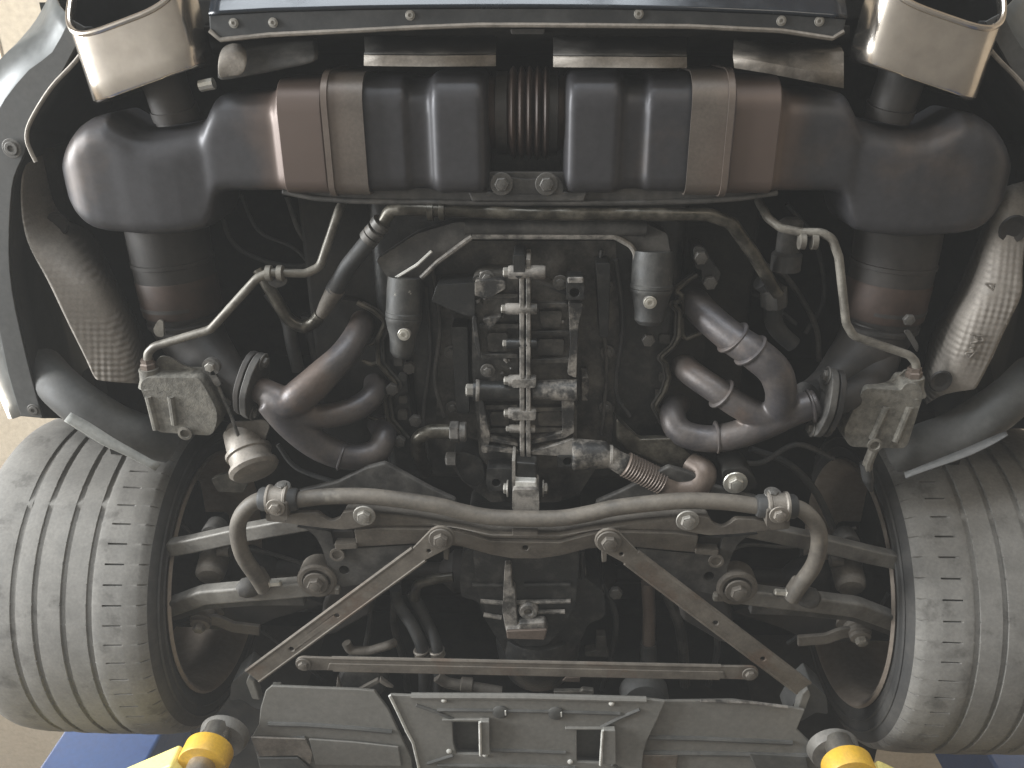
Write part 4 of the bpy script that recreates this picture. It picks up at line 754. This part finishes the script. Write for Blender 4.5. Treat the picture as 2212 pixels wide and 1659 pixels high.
# forward mounting boxes the braces run into
fb = pair('body_bracket', join(plate(round2(PL(k02, [(1530, 1050), (1600, 1120), (1680, 1270), (1650, 1295), (1590, 1290), (1500, 1230), (1430, 1240), (1440, 1130)], -.06), .006), .05)), LINER, CAR, bevel=.004)
pair('bracket_leg', plate(PL(k02, [(1545, 1090), (1580, 1120), (1620, 1240), (1570, 1235), (1530, 1130)], -.075), .02), TRAY, fb, bevel=.003)

# cast fins and pockets either side of the seam
for y, x0, x1, z in ((640, 1040, 1120, .012), (705, 1036, 1120, .016), (770, 1040, 1118, .014), (880, 1040, 1118, .012), (930, 1045, 1118, .014), (660, 1146, 1225, .014), (720, 1146, 1232, .016), (780, 1146, 1236, .014), (885, 1146, 1238, .012), (930, 1146, 1232, .016)):
    part('case_fin', plate(round2(PL(I, [(x0, y - 4), (x1, y - 5), (x1, y + 4), (x0, y + 5)], z), .002, 2), .02), CASE, cc, bevel=.002)
for x, y, w_, h_ in ((1075, 740, 46, 40), (1190, 690, 50, 36), (1190, 750, 60, 34), (1080, 905, 44, 30), (1190, 905, 60, 30)):
    part('case_pad', plate(round2(PL(I, [(x - w_ / 2, y - h_ / 2), (x + w_ / 2, y - h_ / 2), (x + w_ / 2 - 4, y + h_ / 2), (x - w_ / 2 + 3, y + h_ / 2)], .018), .006), .02), CASE, cc, bevel=.005, seg=3)
for x, y in ((1052, 600), (1210, 610), (1054, 800), (1228, 880), (1056, 960), (1222, 955), (975, 640), (975, 760), (978, 880), (1310, 620), (1312, 760), (1308, 880)):
    bolt(P(x, y, .02 if 1000 < x < 1260 else .07), .0075, cc, 'flange', BOLTD)
# ------------------------------------------------------------------ wheels
def wheel(s):
    c = Vector((s * .80, .24, .205)); R = .325; root = bpy.data.objects.new('wheel', None); COL.objects.link(root); root.parent = CAR; root.location = c; root.empty_display_size = .1
    # profile from the inner bead over the tread to the outer bead: (offset from the wheel's middle, radius, zone)
    pr = [(-.142, .238, 0), (-.152, .243, 0), (-.160, .262, 0), (-.160, .282, 0), (-.156, .297, 0), (-.152, .303, 0), (-.149, .307, 5), (-.143, .314, 1), (-.135, .318, 1), (-.111, .3212, 1), (-.109, .3214, 6), (-.080, .3228, 6), (-.078, .3229, 1), (-.064, .3232, 2)]
    for gx in (-.055, -.010, .040, .079):
        w_ = .0052
        pr += [(gx - w_, .3232 - gx * gx * .3, 3), (gx - w_ + .0008, .3182, 4), (gx + w_ - .0008, .3182, 4), (gx + w_, .3232 - gx * gx * .3, 3)]
        if gx != .079: pr.append((gx + .018, .3236 - gx * gx * .3, 2))
    pr += [(.105, .322, 2), (.125, .3214, 2), (.145, .3195, 1), (.162, .3165, 1), (.172, .312, 1), (.180, .30, 0), (.184, .28, 0), (.178, .25, 0), (.17, .238, 0)]
    npitch = 58; wear = [random.random() for _ in range(58)]; off = (0, .42, .452, .468, .53, .546, .76); ang = [(i + a) / npitch for i in range(npitch) for a in off]; v, f = [], []
    for j, t in enumerate(ang):
        z = j % 7; jit = 0
        for x, r, zone in pr:
            rr, xx = r, x
            if zone == 6 and z in (3, 4): rr = r - .005 * (.5 + .5 * wear[j // 7]); xx = x + (wear[j // 7] - .5) * .008 * (1 if x > -.09 else -.6)
            if zone == 1 and z in (3, 4) and x in (-.143,): rr = r - .004
            if zone == 3 and z in (2, 3, 4): xx = x + (.0016 if x < 0 else -.0016) * (1 if j % 2 else -.4)
            if zone == 4 and (j // 7) % 15 == 4 and z in (1, 2, 3, 4, 5): rr = .3222
            th = 2 * math.pi * t; v.append(Vector((xx * -s * -1 if s > 0 else -xx, rr * math.cos(th), rr * math.sin(th))))
    n = len(pr)
    for j in range(len(ang)):
        k2 = (j + 1) % len(ang)
        for i in range(n - 1): f.append((j * n + i, j * n + i + 1, k2 * n + i + 1, k2 * n + i))
    if s > 0: v = [Vector((p.x, p.y, p.z)) for p in v]
    ty = part('tyre', (v, f), RUBBER, root, label='worn dusty wide tyre with four straight grooves', angle=28)
    ty.data.materials.append(WALLR)
    sides = []
    for j in range(len(ang)):
        for i in range(n - 1): sides.append(1 if (pr[i][2] == 0 or pr[i + 1][2] == 0 or (pr[i][2] == 6 and pr[i + 1][2] == 6 and j % 7 == 3)) else 0)
    if len(sides) == len(ty.data.polygons): ty.data.polygons.foreach_set('material_index', sides)
    for xx, rr in ((-.1592, .268), (-.1585, .288)):
        part('sidewall_bead', lathe((xx * s, 0, 0), (s, 0, 0), [(rr - .003, -.001), (rr, -.0035), (rr + .003, -.001)], 90, caps=False), WALLR, root)
    q = -s                                                   # the side that faces the car's middle
    prof = [(.2425, .154), (.2445, .157), (.242, .160), (.2375, .158), (.234, .148), (.229, .138), (.2255, .13), (.2225, .118), (.2245, .10), (.2225, .06), (.219, .0), (.212, -.08), (.19, -.11), (.1, -.115)]
    part('rim', lathe((0, 0, 0), (q, 0, 0), prof, 96, caps=False), RIM, root, label='dull dusty rim barrel', solid=.004, solid_off=0, angle=60)
    part('brake_disc', lathe((0, 0, 0), (q, 0, 0), [(.05, .0), (.165, .0), (.165, .03), (.06, .03), (.05, .07), (.02, .08)], 48), CAT, root)
    hc = part('hub_carrier', join(cube((q * .11, .0, .0), .09, .16, .2), cube((q * .09, -.12, .02), .06, .12, .1), lathe((q * .06, 0, 0), (q, 0, 0), [(.07, 0), (.06, .05), (.045, .09), (.03, .16)], 24)), DARK, root, bevel=.015)
    part('drive_shaft', lathe((q * .2, 0, 0), (q, -.02, -.02), [(.045, 0), (.05, .02), (.035, .06), (.018, .08), (.018, .42), (.045, .45), (.045, .5)], 20), CAT, CAR).location = c
    return root
wheel(-1); wheel(1)

# ------------------------------------------------------------------ gearbox
GB = part('gearbox', join(
    plate(round2(PL(k12, [(800, 300), (1560, 300), (1560, 480), (1680, 560), (1690, 720), (1580, 760), (1530, 880), (1470, 960), (1380, 1010), (1080, 1000), (1040, 900), (930, 720), (900, 620), (790, 600), (780, 480)], -.02), .012), .2),
    plate(round2(PL(k12, [(860, 300), (1530, 300), (1500, 640), (1440, 760), (1320, 900), (1150, 900), (960, 700), (900, 600)], -.04), .012), .06),
    lathe(P(*k12(1270, 860), .03), (0, 1, 0), [(.075, -.04), (.08, 0), (.076, .03), (.07, .05), (.06, .07)], 30)), ENGINE, CAR, label='oily dark ribbed gearbox casing with drain plug', bevel=.006, seg=3)
for q, z in (([(910, 620), (1050, 632)], -.043), ([(1130, 628), (1470, 620)], -.043), ([(930, 705), (1040, 722)], -.043), ([(1250, 688), (1435, 685)], -.043), ([(1540, 310), (1545, 480)], -.03), ([(860, 520), (1050, 522)], -.042), ([(1180, 518), (1470, 516)], -.042)):
    part('casing_rib', tube(PL(k12, q, z), .0042, 8), SEAM if 'x' and q[0][1] > 600 else ENGINE, GB)
part('support_strut', plate(PL(k12, [(1060, 400), (1100, 400), (1110, 530), (1125, 540), (1135, 690), (1150, 790), (1065, 800), (1045, 690)], -.055), .02), SEAM, GB, bevel=.003)
blk = part('strut_foot', plate(PL(k12, [(1065, 795), (1145, 795), (1150, 760), (1315, 755), (1330, 800), (1310, 860), (1075, 852)], -.065), .02), SEAM, GB, bevel=.004)
part('foot_step', plate(PL(k12, [(1070, 810), (1325, 800), (1310, 862), (1075, 855)], -.072), .006), TAN, blk, bevel=.002)
c = P(*k12(1208, 682), -.05); part('drain_plug', lathe(c, (0, 0, -1), [(.0175, -.01), (.0175, .0), (.0145, .004), (.008, .004), (.006, -.002)], 22), SEAM, GB)
for z, sc, m in ((.0, 1, SEAM), (.012, 1.1, ENGINE), (.024, 1.16, SEAM)):
    part('end_ring', tube(spline(PL(k12, [(1050, 940 + z * 800), (1100, 975 + z * 1000), (1200, 990 + z * 1200), (1350, 985 + z * 1000), (1450, 940 + z * 1000), (1500, 870 + z * 1000)], .02 + z)), .006, 8), m, GB)
part('fluid_line', tubepx(k12, [(1545, 400, -.01), (1550, 520, -.01), (1590, 555, -.01), (1650, 565, -.01)], 7, n=10), SEAM, GB)
for q in ((1750, 560), (1640, 540)): bolt(P(*k12(*q), 0), .012, GB, 'hex', BOLTD)
part('shift_bracket', plate(PL(k12, [(1630, 840), (1690, 840), (1700, 940), (1710, 970), (1560, 965), (1560, 940), (1630, 930)], .0), .02), DUSTY2, GB, bevel=.002)
# dark backing of the tunnel, hoses and clips
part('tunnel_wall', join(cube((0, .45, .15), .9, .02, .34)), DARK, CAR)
ht = part('rubber_hose', tubepx(k12, [(380, 540, .03), (400, 640, .03), (500, 800, .0), (555, 960, -.01), (560, 1200, .0)], 13, sp=True, n=14), HOSE, CAR)
h2 = part('rubber_hose', tubepx(k12, [(480, 560, .05), (560, 720, .03), (620, 850, .0), (645, 960, -.01), (650, 1200, .0)], 13, sp=True, n=14), HOSE, CAR)
for q, o in (((545, 940), ht), ((640, 940), h2)): part('hose_clip', lathe(P(*k12(*q), -.008), (.15, 1, 0), [(.0125, -.008), (.015, -.006), (.0135, 0), (.015, .006), (.0125, .008)], 18), SHIELD, o)
part('bent_line', tubepx(k12, [(740, 470, .0), (620, 485, .0), (520, 520, .01), (500, 600, .03)], 11, sp=True, n=14), PIPE2, CAR)
part('coolant_line', tubepx(k12, [(75, 880, -.01), (100, 930, -.01), (220, 930, -.01), (340, 895, -.01), (375, 880, .0)], 10, n=14), DUSTY, CAR)
part('bent_line', tubepx(k12, [(640, 1090, -.02), (700, 1130, -.02), (830, 1150, -.02), (1040, 1185, -.02)], 12, n=14), DUSTY, CAR)
part('line_clip', lathe(P(*k12(825, 1140), -.02), (1, .1, 0), [(.0105, -.012), (.0135, -.01), (.0135, .01), (.0105, .012)], 12), ARM, CAR)
part('coolant_tube', tubepx(k12, [(1950, 500, .02), (1960, 700, .02), (1955, 900, .02)], 14, n=16), TAN, CAR, label='brown vertical coolant tube')
part('coolant_tube_sleeve', tubepx(k12, [(1955, 880, .02), (1955, 1060, .02)], 17, n=16), HOSE, CAR)
part('bolt_cup', lathe(P(*k12(180, 1110), -.02), (0, 0, -1), [(.045, -.03), (.046, .0), (.04, .008), (.03, .01)], 24), DUSTY2, CAR)
for q in ([(20, 1090), (55, 1180), (25, 1255), (5, 1200)], [(100, 1200), (270, 1110), (285, 1125), (130, 1215)], [(285, 1100), (370, 1165), (330, 1160), (280, 1130)]):
    part('clip', plate(PL(k12, q, -.07), .008), DUSTY, CAR, bevel=.002)
part('line_bracket', plate(PL(k12, [(1365, 1185), (1530, 1185), (1545, 1172), (1615, 1180), (1615, 1205), (1370, 1200)], -.04), .01), PIPE, CAR, bevel=.002)
part('rubber_cap', lathe(P(*k12(1930, 1225), -.03), (0, 0, -1), [(.045, -.02), (.045, 0), (.038, .01), (.0, .013)], 28), LINER, CAR)
part('red_tag', plate(PL(k12, [(1440, 1100), (1530, 1098), (1525, 1125), (1420, 1120)], -.05), .004), TAN, CAR)
pair('side_channel', join(plate(PL(k12, [(2150, 330), (2212, 340), (2400, 520), (2480, 700), (2500, 900), (2400, 880), (2160, 740), (2140, 640)], -.02), .1)), CAT, CAR, bevel=.01)
part('wiring_clip', plate(PL(k02, [(1690, 1150), (1740, 1150), (1755, 1180), (1700, 1180)], -.08), .01), TRAY, CAR)

# cables, brake lines and hoses threading through the dark gaps
for k, pts, z, r, m_ in ((I, [(470, 430), (500, 520), (560, 560), (640, 575), (720, 560)], .16, 5, HOSE), (I, [(520, 420), (560, 500), (640, 540), (700, 620), (720, 700)], .14, 4, HOSE), (I, [(620, 425), (660, 520), (760, 600), (800, 680)], .15, 6, DUSTY2),
        (I, [(760, 450), (790, 520), (780, 600), (740, 650)], .11, 4, DUSTY2), (I, [(1480, 470), (1500, 560), (1560, 620), (1640, 640), (1720, 700)], .13, 5, HOSE), (I, [(1560, 440), (1640, 560), (1700, 600), (1760, 700), (1770, 780)], .15, 6, DUSTY2), (I, [(1700, 440), (1760, 520), (1780, 640), (1740, 720)], .16, 5, HOSE),
        (I, [(930, 560), (950, 700), (940, 820), (960, 900)], .06, 5, DUSTY2), (I, [(920, 620), (930, 760), (915, 900), (930, 1010)], .07, 4, HOSE), (I, [(1330, 560), (1345, 700), (1330, 840), (1360, 900)], .06, 5, HOSE), (I, [(1300, 540), (1290, 620), (1310, 780), (1300, 940)], .065, 4, DUSTY2),
        (I, [(380, 1120), (450, 1180), (560, 1190), (680, 1230), (760, 1300)], .1, 4, DUSTY2), (I, [(380, 1350), (470, 1330), (560, 1360), (640, 1420), (700, 1470)], .06, 4, HOSE), (I, [(1700, 1390), (1780, 1340), (1880, 1330), (1920, 1280)], .08, 4, HOSE), (I, [(1520, 1240), (1600, 1180), (1720, 1180), (1850, 1140)], .1, 4, DUSTY2),
        (I, [(780, 1240), (800, 1330), (790, 1420), (830, 1490)], .03, 6, HOSE), (I, [(860, 1250), (850, 1340), (870, 1420), (880, 1490)], .05, 8, DUSTY2), (I, [(1290, 1240), (1330, 1330), (1320, 1420), (1300, 1490)], .04, 6, HOSE), (I, [(1440, 1280), (1470, 1360), (1480, 1480)], .05, 12, DUSTY2), (I, [(1540, 1330), (1550, 1400), (1530, 1480)], .05, 7, HOSE),
        (I, [(600, 960), (640, 1010), (720, 1040), (800, 1060)], .06, 5, HOSE), (I, [(1560, 990), (1640, 1000), (1720, 960), (1800, 990)], .06, 6, DUSTY2), (I, [(1620, 970), (1700, 1000), (1760, 1060), (1800, 1140)], .08, 8, HOSE)):
    part('cable' if r < 6 else 'rubber_hose', tubepx(k, pts, r, h=z, sp=True, n=10), m_, CAR)
part('rust_patch_bracket', plate(round2(PL(I, [(455, 1035), (500, 1020), (540, 1035), (525, 1065), (470, 1062)], .06), .006), .01), PIPE2, CAR, bevel=.002)
# ------------------------------------------------------------------ undertray
z = -.1
ctr = PL(k12, [(345, 1205), (480, 1210), (1200, 1212), (1940, 1232), (2060, 1245), (2010, 1360), (1950, 1480), (1925, 1560), (1900, 1800), (1890, 2100), (560, 2100), (525, 1650), (490, 1500), (450, 1425), (400, 1320)], z)
w1 = PL(k12, [(735, 1375), (905, 1375), (905, 1575), (760, 1572), (740, 1500)], z); w2 = PL(k12, [(1510, 1425), (1690, 1425), (1660, 1630), (1510, 1622)], z)
UT = part('undertray', plate(ctr, .006, [w1, w2]), TRAY, CAR, label='dusty grey flared undertray with two square air openings', bevel=.0015)
part('edge_bead', tube(PL(k12, [(345, 1208), (400, 1320), (450, 1428), (490, 1502), (525, 1650), (540, 1850)], z - .001), .0028, 8), EDGE, UT)
part('front_lip', tube(PL(k12, [(480, 1210), (1200, 1213), (1940, 1233)], z + .002), .006, 8), TRAY, UT)
for w_, lipx in ((w1, (908, 965, 1372, 1580)), (w2, (1672, 1750, 1425, 1640))):
    c0_ = sum(w_, Vector()) / len(w_)
    inn = [c0_ + (p - c0_) * .97 + Vector((0, .012, .022)) for p in w_]
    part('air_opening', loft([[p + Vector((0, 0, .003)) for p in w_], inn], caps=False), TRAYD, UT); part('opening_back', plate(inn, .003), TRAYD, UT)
    x0, x1, y0, y1 = lipx
    part('opening_lip', plate(PL(k12, [(x0, y0), (x1, y0), (x1 + 2, y1), (x0, y1)], z - .012), .011), TRAY, UT, bevel=.002)
    part('lip_edge', tube(PL(k12, [(x0 - 2, y0), (x0 - 2 - (14 if x0 > 1000 else -4), y1)], z - .012), .0026, 8), EDGE, UT)
    part('opening_rim', plate(PL(k12, [(x0 - 235, y0 - 12), (x0 + 50, y0 - 12), (x0 + 50, y0 - 2), (x0 - 235, y0 - 2)], z - .005), .006), TRAY, UT, bevel=.001)
for q in ([(510, 1265), (640, 1310), (760, 1362)], [(640, 1297), (1000, 1300), (1400, 1308), (1780, 1320)], [(1900, 1295), (1780, 1345), (1660, 1405)], [(580, 1630), (740, 1580)], [(975, 1548), (1200, 1552), (1440, 1562)], [(1730, 1635), (1800, 1680)], [(640, 1640), (1300, 1650), (1500, 1655)]):
    part('tray_groove', tube(PL(k12, q, z - .0005), .0035, 8), TRAYD, UT)
for q in ((1035, 1307), (1380, 1315)): part('fixing_clip', lathe(P(*k12(*q), z), (0, 0, -1), [(.014, -.002), (.014, .003), (.01, .005), (.004, .005)], 20), TRAYD, UT)
for q in ((1064, 1318), (1412, 1328)): part('clip_tongue', plate(PL(k12, [(q[0] - 5, q[1] - 14), (q[0] + 4, q[1] - 14), (q[0] + 6, q[1] + 14), (q[0] - 2, q[1] + 14)], z - .006), .004), EDGE, UT)
for q in ((715, 1553), (940, 1575), (1468, 1618), (1700, 1590), (1725, 1255), (683, 1235)): part('rivet', lathe(P(*k12(*q), z), (0, 0, -1), [(.005, -.001), (.005, .002), (.002, .004)], 12), EDGE, UT)
# side trays
sl_ = PL(k02, [(1650, 1185), (1690, 1150), (2212, 1170), (2330, 1180), (2420, 1300), (2480, 1430), (2560, 1600), (2600, 2000), (1720, 2000), (1640, 1700), (1560, 1480), (1610, 1390), (1620, 1290)], -.088)
STL = part('side_tray', plate(sl_, .006), TRAY, CAR, label='wide grey side undertray panel with patched strip', bevel=.002)
for q in ([(1670, 1382), (1900, 1388), (2212, 1410), (2440, 1432)], [(1620, 1490), (1900, 1470)]): part('tray_groove', tube(PL(k02, q, -.0885), .005, 8), TRAYD, STL)
part('patch_panel', plate(PL(k02, [(1555, 1470), (1900, 1480), (1945, 1570), (1930, 1640), (1850, 1585), (1610, 1590)], -.094), .005), SHIELD, STL, bevel=.002)
part('patch_panel', plate(PL(k02, [(1920, 1480), (2212, 1500), (2480, 1530), (2500, 1650), (1960, 1640)], -.094), .004), TRAY, STL, bevel=.002)
part('tray_step', plate(PL(k02, [(1600, 1600), (1850, 1600), (1940, 1680), (2000, 1800), (1650, 1800)], -.097), .005), TRAYD, STL, bevel=.002)
sr_ = PL(k22, [(-160, 1245), (400, 1238), (770, 1285), (850, 1300), (800, 1420), (880, 1500), (940, 1600), (860, 2000), (-330, 2000), (-260, 1560), (-190, 1480), (-130, 1350)], -.088)
STR = part('side_tray', plate(sr_, .006), TRAY, CAR, label='wide grey side undertray panel with two long grooves', bevel=.002)
for q in ([(-180, 1465), (200, 1475), (770, 1500)], [(-200, 1560), (400, 1570), (900, 1580)]): part('tray_groove', tube(PL(k22, q, -.0885), .005, 8), TRAYD, STR)
part('torn_edge', tube(PL(k22, [(200, 1240), (500, 1250), (740, 1280)], -.09), .003, 8), SEAM, STR)
part('patch_panel', plate(PL(k22, [(-240, 1580), (60, 1580), (50, 1700), (-240, 1700)], -.094), .004), ARM, STR, bevel=.002)
part('patch_panel', plate(PL(k22, [(500, 1570), (860, 1590), (880, 1700), (560, 1700)], -.094), .004), TRAYD, STR, bevel=.002)

# ------------------------------------------------------------------ the lift
def lift(s, k, pad, cup, label_arm, label_post):
    A = thing('lift_arm', label_arm, 'lift arm', (0, 0, 0), 'lift arms under the car')
    off = Vector((0, 0, Z0))
    c = P(*pad, -.17) + off; A.location = (c.x, c.y, 0); m = Matrix.Translation(-Vector((c.x, c.y, 0)))
    def lp(name, g, mat, parent=A, **kw): return part(name, xf(g, m), mat, parent, **kw)
    pd = lp('yellow_collar', lathe(c, (0, 0, 1), [(.012, -.022), (.041, -.02), (.0425, -.017), (.0425, .014), (.039, .017), (.02, .017)], 40), YELLOW, label='yellow round lifting pad collar')
    lp('threaded_post', lathe(c, (0, 0, -1), [(.024, -.06), (.024, .05), (.026, .052), (.026, .06), (.023, .062), (.0225, .085), (.0235, .087), (.0225, .092), (.017, .092), (.015, .07)], 30), STEEL)
    lp('saddle', lathe(P(*cup, -.105) + off, (0, 0, 1), [(.02, -.014), (.04, -.012), (.043, -.004), (.045, .006), (.04, .01)], 36), ALU, label='round saddle cup under the jacking point')
    o1 = Vector((s * .14, .02, -.0)); 
    arm = sweep([c + Vector((s * .03, .015, -.012)), c + Vector((s * .16, .08, -.02)), c + Vector((s * .55, .42, -.04))], barsec(.036, .024), up=(0, 0, 1), fixed=True)
    lp('arm_beam', arm, PALEYEL, bevel=.006)
    lp('arm_side', sweep([c + Vector((s * .05, .05, -.04)), c + Vector((s * .17, .12, -.05)), c + Vector((s * .5, .42, -.06))], barsec(.008, .03), up=(0, 0, 1), fixed=True), PALEYEL, bevel=.003)
    lp('outer_tube', sweep([c + Vector((s * .4, .29, -.035)), c + Vector((s * .8, .64, -.05))], barsec(.055, .04), up=(0, 0, 1), fixed=True), YELLOW, bevel=.006)
    return A
lift(-1, k02, (446, 1634), (484, 1590), 'yellow lift arm pad beneath the panel with patched strip', '')
lift(1, k22, (1834, 1664), (1800, 1620), 'yellow lift arm pad beneath the plain grooved panel', '')
for s, lab in ((-1, 'blue steel lift column behind the tyre near patched tray'), (1, 'blue steel lift column behind the tyre near grooved tray')):
    T = thing('lift_column', lab, 'lift column', (-1.42 if s < 0 else 1.66, 1.55, 0), 'lift columns')
    part('post', cube((0, 0, 2.0), .34, .30, 4.0), BLUE, T, bevel=.012)
    part('base_plate', cube((0, 0, .012), .6, .5, .024), BLUE, T, bevel=.004)
    part('carriage', cube((-s * .19, -.05, 2.15), .05, .34, .9), BLUE, T, bevel=.006)
    for q in (-.12, .12): part('guide_strip', cube((-s * .225, q - .05, 2.15), .02, .04, .9), BLUE, T, bevel=.003)
    part('arm_pivot', lathe((-s * .32, -.12, 1.82), (0, 0, 1), [(.07, -.09), (.07, .09)], 28), BLUE, T, bevel=.004)

# ------------------------------------------------------------------ thin volume added to imitate a veil in the lens
hz = bpy.data.materials.new('lens_veil'); hz.use_nodes = True; _n = hz.node_tree.nodes; _n.remove(_n['Principled BSDF'])
_v = _n.new('ShaderNodeVolumePrincipled'); _v.inputs['Color'].default_value = (.9, .88, .84, 1); _v.inputs['Density'].default_value = .022
hz.node_tree.links.new(_v.outputs[0], _n['Material Output'].inputs['Volume'])
H = part('veil_box', cube((0, 0, 2.3), 13.5, 15.5, 7.0), hz); H['kind'] = 'stuff'
